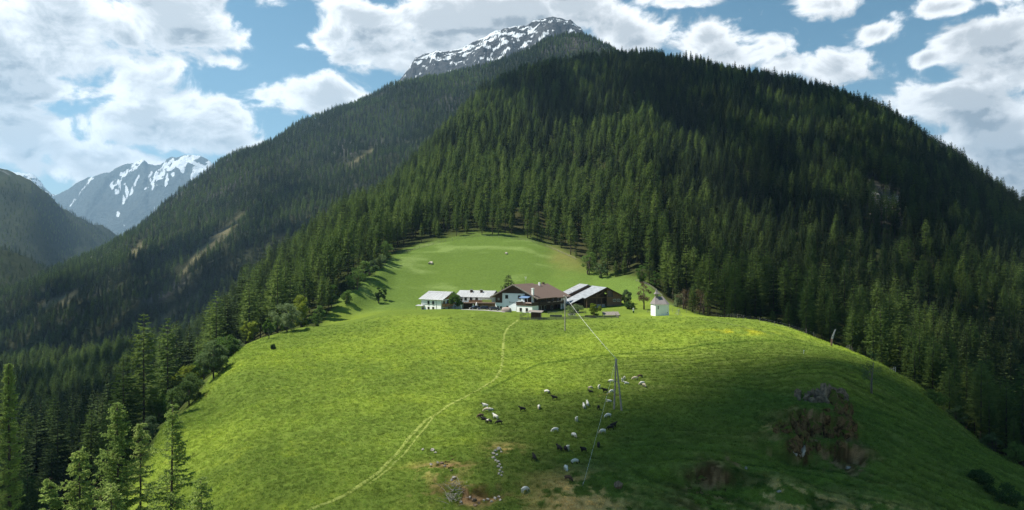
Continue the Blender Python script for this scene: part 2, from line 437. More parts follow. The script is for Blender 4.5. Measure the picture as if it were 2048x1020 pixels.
# colours the ground has of its own: lush and mown grass, buttercups, dry stalks, bare earth, wood floor
def lerp(a, b, t): return a * (1 - t[..., None]) + np.asarray(b) * t[..., None]
X, D, PX, Z = HILL.X, HILL.D, HILL.PX, HILL.Z
n1 = fbm(X * .03, D * .03, 4, 51); n2 = fbm(X * .22, D * .22, 4, 52); n3 = fbm(X * 1.1, D * 1.1, 3, 53)
PYs = 510 - Z / D * F
grass = np.zeros(X.shape + (3,)) + np.array((.122, .172, .030))
grass = lerp(grass, (.182, .240, .034), sstep(-.35, .45, n1 + n2 * .22))            # sward with many buds
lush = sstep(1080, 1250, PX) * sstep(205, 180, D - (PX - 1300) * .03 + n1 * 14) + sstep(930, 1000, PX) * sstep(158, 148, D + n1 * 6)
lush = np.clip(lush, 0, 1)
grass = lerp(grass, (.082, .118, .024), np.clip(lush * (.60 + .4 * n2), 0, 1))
yel = sstep(.18, .5, n2 + n1 * .3) * sstep(.0, .45, n3) * (1 - lush) * sstep(300, 200, D)
grass = lerp(grass, (.36, .33, .02), yel * .10)
# meadow behind the farm: cooler, greyer grass
up = sstep(285, 310, D)
grass = lerp(grass, (.110, .170, .036), up * .9)
grass = lerp(grass, (.19, .26, .075), up * sstep(.1, .6, fbm(X * .06, D * .1, 4, 61)) * .8)
grass = lerp(grass, (.19, .16, .055), sstep(1080, 1120, PX) * sstep(1200, 1150, PX) * sstep(350, 385, D) * sstep(-.3, .4, n1) * .6)
# pale flower drift on the far right of the sunny strip
fl = np.exp(-((PX - 1475) / 60) ** 2 - ((D - 219) / 5) ** 2) * sstep(-.1, .3, n2 + .3 * n3)
grass = lerp(grass, (.45, .36, .015), np.clip(fl, 0, 1) * .45)
# dry stalks low on the front slope
def blob(px, d, wx, wd): 
    x0 = (px - 1024) / F * d
    return np.exp(-((X - x0) / wx) ** 2 - ((D - d) / wd) ** 2)
dry = 1.2 * blob(1170, 97, 6, 9) + 1.3 * blob(1700, 102, 16, 5) + .8 * blob(1560, 106, 4, 2.5) + .7 * blob(1560, 126, 4, 2) + .8 * blob(1900, 104, 9, 4) + .4 * blob(1480, 97, 6, 4) + .6 * blob(1010, 118, 3, 4) + .5 * blob(880, 106, 4, 4)
dry = np.clip(dry, 0, 1) * sstep(-.15, .18, n2 + .8 * n3)
grass = lerp(grass, (.48, .34, .13), np.clip(dry * 1.1, 0, 1))
# darker seam of longer grass below the mown strip
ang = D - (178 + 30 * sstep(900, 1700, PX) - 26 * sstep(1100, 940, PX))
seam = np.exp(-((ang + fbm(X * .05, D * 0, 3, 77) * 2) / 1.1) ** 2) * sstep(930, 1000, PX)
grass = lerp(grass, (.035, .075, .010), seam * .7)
# relief of the grazing steps put into the colour: lighter crests, darker troughs
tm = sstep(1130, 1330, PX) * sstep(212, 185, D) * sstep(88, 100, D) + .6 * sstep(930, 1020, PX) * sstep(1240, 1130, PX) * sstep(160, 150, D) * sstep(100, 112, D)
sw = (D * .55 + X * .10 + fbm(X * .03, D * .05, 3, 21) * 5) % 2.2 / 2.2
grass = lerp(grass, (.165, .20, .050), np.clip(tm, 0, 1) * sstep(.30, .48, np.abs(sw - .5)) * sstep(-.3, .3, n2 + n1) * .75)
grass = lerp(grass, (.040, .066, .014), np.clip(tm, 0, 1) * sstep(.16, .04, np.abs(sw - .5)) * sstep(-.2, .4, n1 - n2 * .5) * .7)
earth = np.zeros_like(X)
steep = np.abs(np.gradient(Z, axis=1) / np.gradient(D, axis=1))
near = (D < 235) * (D > 88)
e = edge(PX)
earth += near * (D < e) * sstep(.95, 1.7, steep) * sstep(-.5, .1, n2)
earth += np.clip(blob(1400, 104, 3.0, 3.5) + blob(1430, 108, 2.2, 5) + blob(1465, 113, 1.0, 3.5) + .8 * blob(1400, 97, 5, 3) + .9 * blob(1240, 150, 4.5, 1.6), 0, 1) * sstep(-.25, .15, n2 + .4 * n3) * sstep(.15, .45, blob(1400, 104, 6, 9) + blob(1460, 112, 4, 8) + blob(1240, 150, 5, 2))
earth += np.clip(blob(1640, 127, 7, 6) + blob(1600, 118, 6, 5) + blob(1690, 121, 5, 6), 0, 1) * sstep(.0, .35, n2 + .5 * n3) * .9
earth += np.clip(blob(890, 106, 5, 5) + blob(940, 98, 7, 3), 0, 1) * sstep(.05, .4, n2 + .5 * n3)
earth = np.clip(earth, 0, 1)
ecol = lerp(np.zeros_like(grass) + np.array((.085, .050, .020)), (.25, .155, .075), sstep(0, .5, n3 + .4 * n2))
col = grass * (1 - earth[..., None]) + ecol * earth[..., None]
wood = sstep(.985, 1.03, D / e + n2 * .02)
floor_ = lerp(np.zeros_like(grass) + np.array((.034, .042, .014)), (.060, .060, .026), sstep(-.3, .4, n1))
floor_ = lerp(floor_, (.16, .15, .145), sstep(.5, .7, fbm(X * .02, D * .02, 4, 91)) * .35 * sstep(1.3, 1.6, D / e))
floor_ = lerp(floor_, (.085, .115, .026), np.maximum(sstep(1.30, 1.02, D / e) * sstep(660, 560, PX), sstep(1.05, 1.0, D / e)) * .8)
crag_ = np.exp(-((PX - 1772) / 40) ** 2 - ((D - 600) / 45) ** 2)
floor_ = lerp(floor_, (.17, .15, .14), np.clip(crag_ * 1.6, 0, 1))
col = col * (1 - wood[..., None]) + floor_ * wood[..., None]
col *= (1 + .30 * n3 * (D < 260))[..., None]
col = np.clip(col, .004, 1)

def ground_mat(name, fine=4.0, bump=.6, dist=.25, grassy=True):
    m, n, l = new_mat(name)
    out = n('ShaderNodeOutputMaterial'); geo = n('ShaderNodeNewGeometry')
    at_ = n('ShaderNodeAttribute'); at_.attribute_name = 'tint'
    a = n('ShaderNodeTexNoise'); a.inputs['Scale'].default_value = fine; a.inputs['Detail'].default_value = 5; a.inputs['Roughness'].default_value = .7
    b = n('ShaderNodeTexNoise'); b.inputs['Scale'].default_value = fine * .22; b.inputs['Detail'].default_value = 4
    mp = n('ShaderNodeMapping'); mp.inputs['Scale'].default_value = (1, 1, 2.2)
    l(geo.outputs['Position'], mp.inputs['Vector']); l(mp.outputs[0], a.inputs['Vector']); l(mp.outputs[0], b.inputs['Vector'])
    r = n('ShaderNodeMapRange'); r.inputs['From Min'].default_value = .25; r.inputs['From Max'].default_value = .75
    r.inputs['To Min'].default_value = .62; r.inputs['To Max'].default_value = 1.34; l(a.outputs[0], r.inputs['Value'])
    r2 = n('ShaderNodeMapRange'); r2.inputs['From Min'].default_value = .3; r2.inputs['From Max'].default_value = .7
    r2.inputs['To Min'].default_value = .88; r2.inputs['To Max'].default_value = 1.12; l(b.outputs[0], r2.inputs['Value'])
    mu = n('ShaderNodeMath'); mu.operation = 'MULTIPLY'; l(r.outputs[0], mu.inputs[0]); l(r2.outputs[0], mu.inputs[1])
    vm = n('ShaderNodeVectorMath'); vm.operation = 'SCALE'; l(at_.outputs['Color'], vm.inputs[0]); l(mu.outputs[0], vm.inputs['Scale'])
    d = n('ShaderNodeBsdfDiffuse'); d.inputs['Roughness'].default_value = .6; l(vm.outputs[0], d.inputs['Color'])
    ad = n('ShaderNodeMath'); ad.operation = 'MULTIPLY_ADD'; l(b.outputs[0], ad.inputs[0]); ad.inputs[1].default_value = 1.6; l(a.outputs[0], ad.inputs[2])
    bu = n('ShaderNodeBump'); bu.inputs['Strength'].default_value = bump; bu.inputs['Distance'].default_value = dist
    l(ad.outputs[0], bu.inputs['Height']); l(bu.outputs[0], d.inputs['Normal'])
    l(d.outputs[0], out.inputs[0]); return m
M = {}
M['ground'] = ground_mat('ground')
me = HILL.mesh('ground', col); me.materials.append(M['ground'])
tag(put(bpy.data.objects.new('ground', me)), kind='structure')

# ------------------------------------------------------------------ ranges further off
def range_of(name, skyline, base, tree_h, cols, nrow, detail, back=(500, 300), far=(1500, 900), mid=None):
    crest = [(px, Dk, pz(Dk, py) - tree_h) for px, Dk, py in skyline]
    lines = [[(p, d - 130, -250) for p, d, z in base], base] + ([mid] if mid else []) + [crest, [(p, d + back[0], z - back[1]) for p, d, z in crest], [(p, d + far[0], z - far[1]) for p, d, z in crest]]
    d0 = min(b[1] for b in base) - 131; d1 = max(c[1] for c in crest) + far[0]
    return Height(cols, np.exp(np.linspace(math.log(d0), math.log(d1), nrow)), lines, detail)

SKY_LEFT = [(-1300,1250,900),(-400,1350,760),(0,1500,583),(100,1600,533),(250,1750,456),(350,1850,390),(440,1950,330),(560,2050,272),(700,2150,206),(830,2200,160),(925,2260,145),(1010,2300,130),(1060,2320,108),(1100,2330,86),(1160,2340,77),(1200,2340,88),(1230,2330,103),(1400,2300,190),(1700,2200,330)]
BASE_LEFT = [(-1300,760,-175),(0,800,-140),(200,850,-112),(430,860,-75),(600,1000,-20),(800,1300,80),(960,1550,180),(1100,1650,230),(1700,1700,150)]
MID_LEFT = [(-1300,1000,-165),(0,1150,-122),(200,1300,-38),(430,1400,55),(600,1500,150),(800,1700,270),(960,1850,385),(1100,1950,450),(1700,1950,250)]
def left_detail(X, D, PX, Z): return ridged(X * .0016 + D * .0009, D * .0012, 4, 101) * 60 - 36 + fbm(X * .012, D * .012, 4, 102) * 12
LEFT = range_of('left', SKY_LEFT, BASE_LEFT, 14, np.concatenate([np.arange(-1300, -30, 30), np.arange(-30, 1260, 5), np.arange(1260, 1701, 22)]), 240, left_detail, mid=MID_LEFT)
n1 = fbm(LEFT.X * .006, LEFT.D * .006, 4, 111); n2 = fbm(LEFT.X * .03, LEFT.D * .03, 3, 112)
lc = np.zeros(LEFT.X.shape + (3,)) + np.array((.032, .036, .018))
LPY = 510 - LEFT.Z / LEFT.D * F
def streak(px0, py0, px1, py1, w):
    t = np.clip(((LEFT.PX - px0) * (px1 - px0) + (LPY - py0) * (py1 - py0)) / ((px1 - px0) ** 2 + (py1 - py0) ** 2), 0, 1)
    return np.exp(-(np.hypot(LEFT.PX - px0 - t * (px1 - px0), LPY - py0 - t * (py1 - py0)) / w) ** 2)
GLADE = np.clip(streak(485, 435, 400, 505, 9) + streak(400, 505, 360, 555, 6) + streak(150, 590, 90, 615, 12) + .9 * streak(285, 490, 265, 510, 9) + .8 * streak(700, 330, 760, 290, 6) + .8 * streak(290, 660, 400, 590, 6), 0, 1.2)
lc = lerp(lc, (.15, .135, .075), np.clip(GLADE * sstep(-.5, .2, n2 + GLADE - .4), 0, 1))
lc = lerp(lc, (.13, .12, .115), sstep(.32, .5, n1) * .5)
me = LEFT.mesh('wooded_slope', np.clip(lc, .004, 1)); M['slope'] = ground_mat('slope_ground', .25, .8, 3.0); me.materials.append(M['slope'])
tag(put(bpy.data.objects.new('wooded_slope', me)), kind='structure')

def rock_mat(name, rock, rock2, snow_lo, snow_hi, steepness, fine, green=(.045,.06,.03), tree_z=-999):
    """bare rock, snow lying in gullies and on gentle ground, alpine turf low down"""
    m, n, l = new_mat(name)
    out = n('ShaderNodeOutputMaterial'); geo = n('ShaderNodeNewGeometry'); at_ = n('ShaderNodeAttribute'); at_.attribute_name = 'snow'
    def mt(op, a, b=None, c=None):
        q = n('ShaderNodeMath'); q.operation = op
        for i, v in enumerate((a, b, c)):
            if v is None: continue
            if isinstance(v, (int, float)): q.inputs[i].default_value = v
            else: l(v, q.inputs[i])
        return q.outputs[0]
    no = n('ShaderNodeTexNoise'); no.inputs['Scale'].default_value = fine; no.inputs['Detail'].default_value = 8; no.inputs['Roughness'].default_value = .68; l(geo.outputs['Position'], no.inputs['Vector'])
    cr = n('ShaderNodeValToRGB'); cr.color_ramp.elements[0].color = rock + (1,); cr.color_ramp.elements[1].color = rock2 + (1,)
    cr.color_ramp.elements[0].position = .35; cr.color_ramp.elements[1].position = .65; l(no.outputs[0], cr.inputs[0])
    s = mt('MULTIPLY_ADD', no.outputs[0], .55, -.275); s = mt('ADD', s, at_.outputs['Fac'])
    r = n('ShaderNodeMapRange'); r.interpolation_type = 'SMOOTHSTEP'; r.inputs['From Min'].default_value = snow_lo; r.inputs['From Max'].default_value = snow_hi; l(s, r.inputs['Value'])
    mx = n('ShaderNodeMix'); mx.data_type = 'RGBA'; l(r.outputs[0], mx.inputs[0]); l(cr.outputs[0], mx.inputs[6]); mx.inputs[7].default_value = (.60, .65, .70, 1)
    d = n('ShaderNodeBsdfDiffuse'); l(mx.outputs[2], d.inputs['Color'])
    bu = n('ShaderNodeBump'); bu.inputs['Strength'].default_value = .9; bu.inputs['Distance'].default_value = 1.2 / fine; l(no.outputs[0], bu.inputs['Height']); l(bu.outputs[0], d.inputs['Normal'])
    l(d.outputs[0], out.inputs[0]); return m

# snowy summit behind the wooded mountain
SKY_SUM = [(500,4300,400),(700,4300,270),(780,4250,192),(812,4200,150),(830,4200,124),(870,4150,110),(900,4100,101),(960,4050,82),(1000,4030,66),(1030,4010,58),(1050,4000,58),(1075,3990,46),(1095,3980,38),(1112,3980,36),(1135,3990,42),(1152,4000,55),(1170,4010,76),(1200,4030,112),(1260,4060,170),(1500,4200,330)]
SKY_SUM = [(p_, d_, y_ + 8) for p_, d_, y_ in SKY_SUM]
BASE_SUM = [(500,3000,300),(900,3000,420),(1100,2950,480),(1500,3000,250)]
def sum_detail(X, D, PX, Z): return (ridged(X * .0042, D * .0018, 6, 201) - .84) * (170 - 125 * sstep(3500, 3900, D)) + fbm(X * .02, D * .012, 4, 203) * 14
SUM = range_of('summit', SKY_SUM, BASE_SUM, 0, np.concatenate([np.arange(500, 760, 20), np.arange(760, 1250, 1.7), np.arange(1250, 1501, 20)]), 170, sum_detail)
def snow_of(H, seed, bias, zlo, zhi, k=1.0):
    gx = np.gradient(H.Z, axis=0) / np.maximum(np.gradient(H.X, axis=0), 1e-3); gy = np.gradient(H.Z, axis=1) / np.gradient(H.D, axis=1)
    sl = np.hypot(gx, gy)
    return bias + k * (sstep(zlo, zhi, H.Z) * .8 - .32 * sl) + fbm(H.X * .011, H.D * .006, 5, seed) * .55
me = SUM.mesh('snowy_summit', None, {'snow': -.20 + .34 * sstep(820, 1180, SUM.Z) + .20 * sstep(1070, 980, SUM.PX) * sstep(760, 1000, SUM.Z) + 1.15 * fbm(SUM.X * .022 + SUM.Z * .022, SUM.Z * .062 - SUM.X * .020, 5, 215, .68)})
M['rock'] = rock_mat('summit_rock', (.030, .034, .040), (.085, .088, .092), .22, .38, 1, .045); me.materials.append(M['rock'])
tag(put(bpy.data.objects.new('snowy_summit', me)), kind='structure')

# snow streaked range at the head of the valley
SKY_FAR = [(-700,6800,330),(-200,6800,350),(-40,6700,345),(55,6600,350),(90,6500,372),(112,6400,386),(130,6300,378),(155,6200,358),(178,6150,345),(215,6100,340),(240,6100,336),(264,6050,326),(278,6020,318),(287,6010,313),(298,6020,322),(318,6000,321),(335,6000,312),(352,6000,308),(368,6000,305),(386,6000,305),(402,6000,311),(418,6000,318),(432,6050,330),(480,6100,370),(600,6200,420),(900,6400,500)]
KF = 1.65
SKY_FAR = [(p_, d_ * KF, y_) for p_, d_, y_ in SKY_FAR]
BASE_FAR = [(-700,5200,-225),(900,5200,-225)]
MID_FAR = [(p_, d_ * KF, z_ * KF) for p_, d_, z_ in [(-700,5100,60),(150,5050,60),(240,5000,90),(380,4950,120),(900,5100,50)]]
def far_detail(X, D, PX, Z): return (ridged(X * .0018 + fbm(X * .0013, D * .0013, 3, 305) * .6, D * .0004, 6, 301) - .68) * 420 * sstep(-100, 550, Z) * (1 - .55 * sstep(8600, 9600, D)) + fbm(X * .008, D * .005, 4, 303) * 30
FAR = range_of('far', SKY_FAR, BASE_FAR, 0, np.concatenate([np.arange(-700, -20, 20), np.arange(-20, 520, 1.8), np.arange(520, 901, 20)]), 190, far_detail, mid=MID_FAR)
FPY = 510 - FAR.Z / FAR.D * F
def gully(pts, w):
    s = np.zeros_like(FAR.X)
    for (a, b, c, d) in pts:
        wob = fbm(FPY * .07, FAR.PX * .03, 4, 331) * 6
        t = np.clip(((FAR.PX + wob - a) * (c - a) + (FPY - b) * (d - b)) / ((c - a) ** 2 + (d - b) ** 2), 0, 1)
        s = np.maximum(s, np.exp(-(np.hypot(FAR.PX + wob - a - t * (c - a), FPY - b - t * (d - b)) / w) ** 2))
    return s
gl = gully([(275,352,262,385),(262,385,246,410),(246,410,236,425),(236,425,250,452),(252,365,254,385),(254,385,244,415)], 3.4) + gully([(302,345,304,372),(304,372,308,405),(308,405,307,430),(335,350,333,372)], 2.0) + gully([(185,355,165,375),(165,375,140,412)], 3.0) + gully([(222,372,240,388),(370,318,425,345),(330,330,350,355),(345,318,365,345)], 2.4)
chute = 1 - ridged(FAR.X * .0034 + fbm(FAR.X * .002, FAR.Z * .002, 3, 341) * 1.2, FAR.Z * .0005, 4, 343)
snow = -.22 + .24 * sstep(700, 1300, FAR.Z) + .60 * np.clip(gl, 0, 1) + .50 * sstep(.34, .52, chute) * sstep(620, 1050, FAR.Z) + .12 * sstep(290, 380, FAR.PX) * sstep(850, 1250, FAR.Z) + .80 * fbm(FAR.X * .020 + FAR.Z * .008, FAR.Z * .016 - FAR.X * .005, 5, 347, .68)
me = FAR.mesh('snowy_range', None, {'snow': snow})
M['farrock'] = rock_mat('range_rock', (.040, .050, .050), (.085, .095, .090), .30, .42, 1, .018); me.materials.append(M['farrock'])
tag(put(bpy.data.objects.new('snowy_range', me)), kind='structure')

# valley sides on the far left
SKY_VAL = [(-1500,2600,20),(-700,2700,150),(-250,2850,235),(-60,2950,310),(0,3000,336),(30,3050,345),(60,3080,356),(90,3150,380),(130,3300,420),(180,3500,448),(215,3700,468),(300,4000,520),(420,4200,570),(700,4400,590)]
BASE_VAL = [(-1500,1700,-228),(0,1900,-228),(200,2300,-228),(700,3300,-228)]
def val_detail(X, D, PX, Z): return (ridged(X * .0022, D * .0012, 4, 401) - .6) * 110 + fbm(X * .008, D * .008, 4, 402) * 22
VAL = range_of('val', SKY_VAL, BASE_VAL, 10, np.concatenate([np.arange(-1500, -30, 30), np.arange(-30, 500, 4), np.arange(500, 701, 20)]), 150, val_detail)
n1 = fbm(VAL.X * .004, VAL.D * .004, 4, 411)
vc = lerp(np.zeros(VAL.X.shape + (3,)) + np.array((.060, .070, .035)), (.14, .14, .08), sstep(.1, .5, n1))
vc = lerp(vc, (.5, .52, .55), sstep(.25, .4, fbm(VAL.X * .01, VAL.D * .01, 4, 415)) * sstep(300, 380, VAL.Z) * .9)
me = VAL.mesh('valley_side', np.clip(vc, .004, 1)); me.materials.append(M['slope']); tag(put(bpy.data.objects.new('valley_side', me)), kind='structure')
SKY_KNO = [(-1500,1500,200),(-700,1560,330),(-250,1650,430),(0,1700,497),(50,1750,512),(90,1800,530),(125,1850,552),(180,1900,590),(400,2000,650)]
BASE_KNO = [(-1500,1000,-228),(0,1150,-228),(400,1400,-228)]
KNO = range_of('kno', SKY_KNO, BASE_KNO, 12, np.concatenate([np.arange(-1500, -30, 30), np.arange(-30, 401, 5)]), 110, lambda X, D, PX, Z: fbm(X * .006, D * .006, 5, 421) * 26, back=(250, 90), far=(700, 250))
n1 = fbm(KNO.X * .01, KNO.D * .01, 4, 431)
kc = lerp(np.zeros(KNO.X.shape + (3,)) + np.array((.05, .06, .025)), (.16, .17, .09), sstep(-.1, .35, n1))
me = KNO.mesh('valley_shoulder', np.clip(kc, .004, 1)); me.materials.append(M['slope']); tag(put(bpy.data.objects.new('valley_shoulder', me)), kind='structure')
# valley floor out to the horizon
b = MB(); b.face([(-14000, -600, -236), (14000, -600, -236), (14000, 16000, -236), (-14000, 16000, -236)])
o = b.build('valley_floor', mat('valley_grass', (.07, .10, .035), scale=.01, var=.4)); tag(o, kind='structure')
# ------------------------------------------------------------------ trees
M['bark'] = mat('bark', (.075, .055, .042), .9, 2.5, .5, .4, stretch=(1, 1, .25))
M['pale_bark'] = mat('pale_bark', (.16, .14, .12), .9, 2.5, .4, .3, stretch=(1, 1, .25))
M['spruce'] = leaf_mat('spruce_needles', (.044, .068, .028), (.066, .096, .036), (.088, .122, .042), .32)
M['larch'] = leaf_mat('larch_needles', (.074, .118, .034), (.104, .156, .042), (.132, .184, .052), .42)
M['young_larch'] = leaf_mat('young_larch_needles', (.20, .275, .080), (.25, .325, .095), (.30, .37, .12), .5, .8)
M['leaf'] = leaf_mat('broad_leaves', (.070, .125, .030), (.095, .16, .040), (.13, .20, .055), .40, .6)
M['silver_leaf'] = leaf_mat('silvery_leaves', (.080, .125, .050), (.115, .165, .068), (.155, .205, .095), .36, .6)
M['dark_leaf'] = leaf_mat('dark_leaves', (.042, .078, .026), (.060, .102, .032), (.085, .13, .042), .35, .6)
M['yellow_leaf'] = leaf_mat('yellow_leaves', (.105, .145, .022), (.145, .19, .028), (.185, .23, .04), .42, .6)
M['red_leaf'] = leaf_mat('bronze_leaves', (.10, .075, .045), (.15, .11, .06), (.17, .15, .07), .3, .8)
M['bare_twig'] = mat('bare_twigs', (.11, .085, .07), .9, 2, .4)

class Tri:
    """fast bag of triangles"""
    def __init__(self): self.t = []
    def add(self, a): self.t.append(np.asarray(a, float).reshape(-1, 3, 3))
    def mesh(self, name, m):
        co = np.concatenate(self.t).reshape(-1, 3)
        me = np_mesh(name, co, np.arange(len(co)).reshape(-1, 3), smooth=False); me.materials.append(m); return me

def trunk_mesh(name, h, r, m, lean=.0, seed=0, stubs=0):
    rr = random.Random(seed); b = MB(); pts = []; n = 7
    for i in range(n):
        t = i / (n - 1); pts.append((lean * t * t * h + rr.uniform(-.05, .05) * t, rr.uniform(-.05, .05) * t, -.6 + t * (h + .6)))
    b.tube(pts, [r * (1.25 if i == 0 else 1) * (1 - .93 * i / (n - 1)) for i in range(n)], 6)
    for k in range(stubs):
        z = h * rr.uniform(.12, .45); a = rr.uniform(0, 6.28); l = rr.uniform(.6, 1.6)
        b.bar((0, 0, z), (math.cos(a) * l, math.sin(a) * l, z - .1), .03, .012, 4)
    return b.mesh(name, m, True)

def conifer_crown(seed, h, rad, z0, kind, m, whorls, name):
    """boughs in whorls: each bough a drooping spray with twigs hanging and spreading from it"""
    q = np.random.default_rng(seed); T = Tri()
    ph = q.uniform(0, 6.28)
    for w in range(whorls):
        t = (w + q.uniform(-.3, .3)) / whorls; t = min(max(t, 0), .985)
        z = z0 + (h - z0) * t ** .92
        if kind == 'spruce': prof = (1 - t) ** .66 * (.50 + .50 * min(1, t * 6 + .25))
        else: prof = (1 - t) ** .58 * (.34 + .66 * min(1, t * 3.2 + .2))
        nb = int(q.integers(6, 9)) if t < .8 else int(q.integers(4, 6))
        for k in range(nb):
            if q.random() < (.05 if kind == 'spruce' else .10): continue
            a = ph + w * 2.4 + 6.283 * (k + q.uniform(-.3, .3)) / nb
            r = rad * prof * q.uniform(.62, 1.12) + .12
            dirv = np.array((math.cos(a), math.sin(a), 0)); side = np.array((-math.sin(a), math.cos(a), 0))
            droop = (.42 if kind == 'spruce' else .16) * (1.1 - t) + q.uniform(-.08, .08)
            rise = .10 if kind == 'spruce' else .12
            s = np.linspace(.06, 1, 5)
            P = dirv * (r * s)[:, None]; P[:, 2] = z + r * (rise * s * 1.5 - droop * s ** 1.6 + (.16 if kind == 'spruce' else .10) * s ** 4)
            wd = r * .20 * np.array((.35, 1.0, .95, .65, .08)) + .05
            for i in range(4):
                l0, r0 = P[i] - side * wd[i], P[i] + side * wd[i]; l1, r1 = P[i + 1] - side * wd[i + 1], P[i + 1] + side * wd[i + 1]
                if kind == 'spruce': T.add([l0, r0, r1, l0, r1, l1])
                elif i % 2 == 0: T.add([l0, r0, r1])
                else: T.add([l0, r1, l1])
            ntw = 9 if kind == 'spruce' else 11
            for i in range(ntw):
                u = q.uniform(.2, 1); j = min(int(u * 4), 3); c = P[j] + (P[j + 1] - P[j]) * (u * 4 - j)
                sg = 1 if i % 2 else -1; ln = (r * .30 * (1.25 - u) + .22) * q.uniform(.6, 1.3)
                hang = q.uniform(.25, 1.0) if kind == 'spruce' else q.uniform(-.25, .7)
                tip = c + side * sg * ln * q.uniform(.5, 1) + dirv * ln * .55 - np.array((0, 0, ln * hang))
                wv = (dirv * .10 + np.array((0, 0, .09))) * (ln + .3)
                T.add([c - wv, c + wv, tip])
    a = np.array((0, 0, h + .25)); 
    for k in range(3):
        an = k * 2.1; v = np.array((math.cos(an), math.sin(an), 0)) * .16
        T.add([a, np.array((0, 0, h - 1.6)) + v, np.array((0, 0, h - 1.6)) - v])
    return T.mesh(name, m)

CON = {'spruce': [], 'larch': []}
for i, (h, rd, z0) in enumerate([(25, 4.3, 2.4), (28, 4.4, 4.5), (21, 4.0, 1.2), (24, 3.8, 6.0), (16, 3.2, .5)]):
    CON['spruce'].append((conifer_crown(100 + i, h, rd, z0, 'spruce', M['spruce'], 27, 'spruce_crown'), trunk_mesh('spruce_trunk', h, .30, M['bark'], 0, i, 5), h))
for i, (h, rd, z0) in enumerate([(24, 4.9, 3.2), (26, 5.1, 5.0), (20, 4.6, 1.6), (23, 4.3, 6.5), (15, 3.9, .6)]):
    CON['larch'].append((conifer_crown(200 + i, h, rd, z0, 'larch', M['larch'], 27, 'larch_crown'), trunk_mesh('larch_trunk', h, .30, M['bark'], 0, 50 + i, 4), h))

def joined(name, crown, trunk):
    bm = bmesh.new(); bm.from_mesh(crown); nf = len(bm.faces); bm.from_mesh(trunk); bm.faces.ensure_lookup_table()
    for f in bm.faces[nf:]: f.material_index = 1
    me = bpy.data.meshes.new(name); bm.to_mesh(me); bm.free()
    me.materials.append(crown.materials[0]); me.materials.append(trunk.materials[0]); return me

def scatter_object(name, pts, scale, rot, idx, meshes, label, cat):
    """one mass of plants far too many to count: points carrying copies of a few plant shapes"""
    c = bpy.data.collections.new(name + '_shapes')
    for k, me in enumerate(meshes):
        o = bpy.data.objects.new('%s_shape_%d' % (name, k), me); c.objects.link(o)
    me = bpy.data.meshes.new(name); me.vertices.add(len(pts)); me.vertices.foreach_set('co', np.asarray(pts, np.float32).ravel())
    for nm, ty, v in (('size', 'FLOAT', scale), ('turn', 'FLOAT', rot), ('which', 'INT', idx)):
        a = me.attributes.new(nm, ty, 'POINT'); a.data.foreach_set('value', np.asarray(v, np.int32 if ty == 'INT' else np.float32))
    o = put(bpy.data.objects.new(name, me))
    g = bpy.data.node_groups.new(name + '_spread', 'GeometryNodeTree')
    g.interface.new_socket('Geometry', in_out='INPUT', socket_type='NodeSocketGeometry')
    g.interface.new_socket('Geometry', in_out='OUTPUT', socket_type='NodeSocketGeometry')
    n = g.nodes.new; l = g.links.new
    gi = n('NodeGroupInput'); go = n('NodeGroupOutput'); ci = n('GeometryNodeCollectionInfo'); ip = n('GeometryNodeInstanceOnPoints')
    ci.inputs['Collection'].default_value = c; ci.inputs['Separate Children'].default_value = True; ci.inputs['Reset Children'].default_value = True
    def attr(nm, ty):
        a = n('GeometryNodeInputNamedAttribute'); a.data_type = ty; a.inputs['Name'].default_value = nm; return a.outputs['Attribute']
    l(gi.outputs[0], ip.inputs['Points']); l(ci.outputs[0], ip.inputs['Instance']); ip.inputs['Pick Instance'].default_value = True
    l(attr('which', 'INT'), ip.inputs['Instance Index']); l(attr('size', 'FLOAT'), ip.inputs['Scale'])
    cx = n('ShaderNodeCombineXYZ'); l(attr('turn', 'FLOAT'), cx.inputs['Z']); l(cx.outputs[0], ip.inputs['Rotation'])
    l(ip.outputs[0], go.inputs[0])
    md = o.modifiers.new('spread', 'NODES'); md.node_group = g
    return tag(o, label, cat, kind='stuff')

def jitter_field(H, x0, x1, y0, y1, step, seed):
    q = np.random.default_rng(seed)
    gx, gy = np.meshgrid(np.arange(x0, x1, step), np.arange(y0, y1, step))
    x = gx.ravel() + q.uniform(-.5, .5, gx.size) * step; y = gy.ravel() + q.uniform(-.5, .5, gx.size) * step
    px = 1024 + F * x / y
    return x, y, px, q

# --- the wood round the meadow and up the mountain
x, y, px, q = jitter_field(HILL, -560, 1500, 70, 1560, 7.0, 5)
e = edge(px); L8D = ridge_of_mountain(px)
keep = (px > -420) & (px < 2480) & (y > e) & (y < L8D + 120)
x, y, px, e, L8D = x[keep], y[keep], px[keep], e[keep], L8D[keep]
z = HILL.z(x, y)
den = fbm(x * .02, y * .02, 3, 71)
u = q.random(len(x))
p_keep = np.where(y < 330, .70, .84) + .35 * den
p_keep *= sstep(.0, 10, y - e + 3) * .4 + .6
p_keep *= np.where((px > 300) & (px < 640), sstep(16, 48, y - e), 1)
p_keep *= np.where((px > 660) & (px < 900), .25 + .75 * sstep(6, 22, y - e), 1)
crag = np.exp(-((px - 1772) / 38) ** 2 - ((y - 600) / 40) ** 2)
p_keep *= 1 - .95 * crag
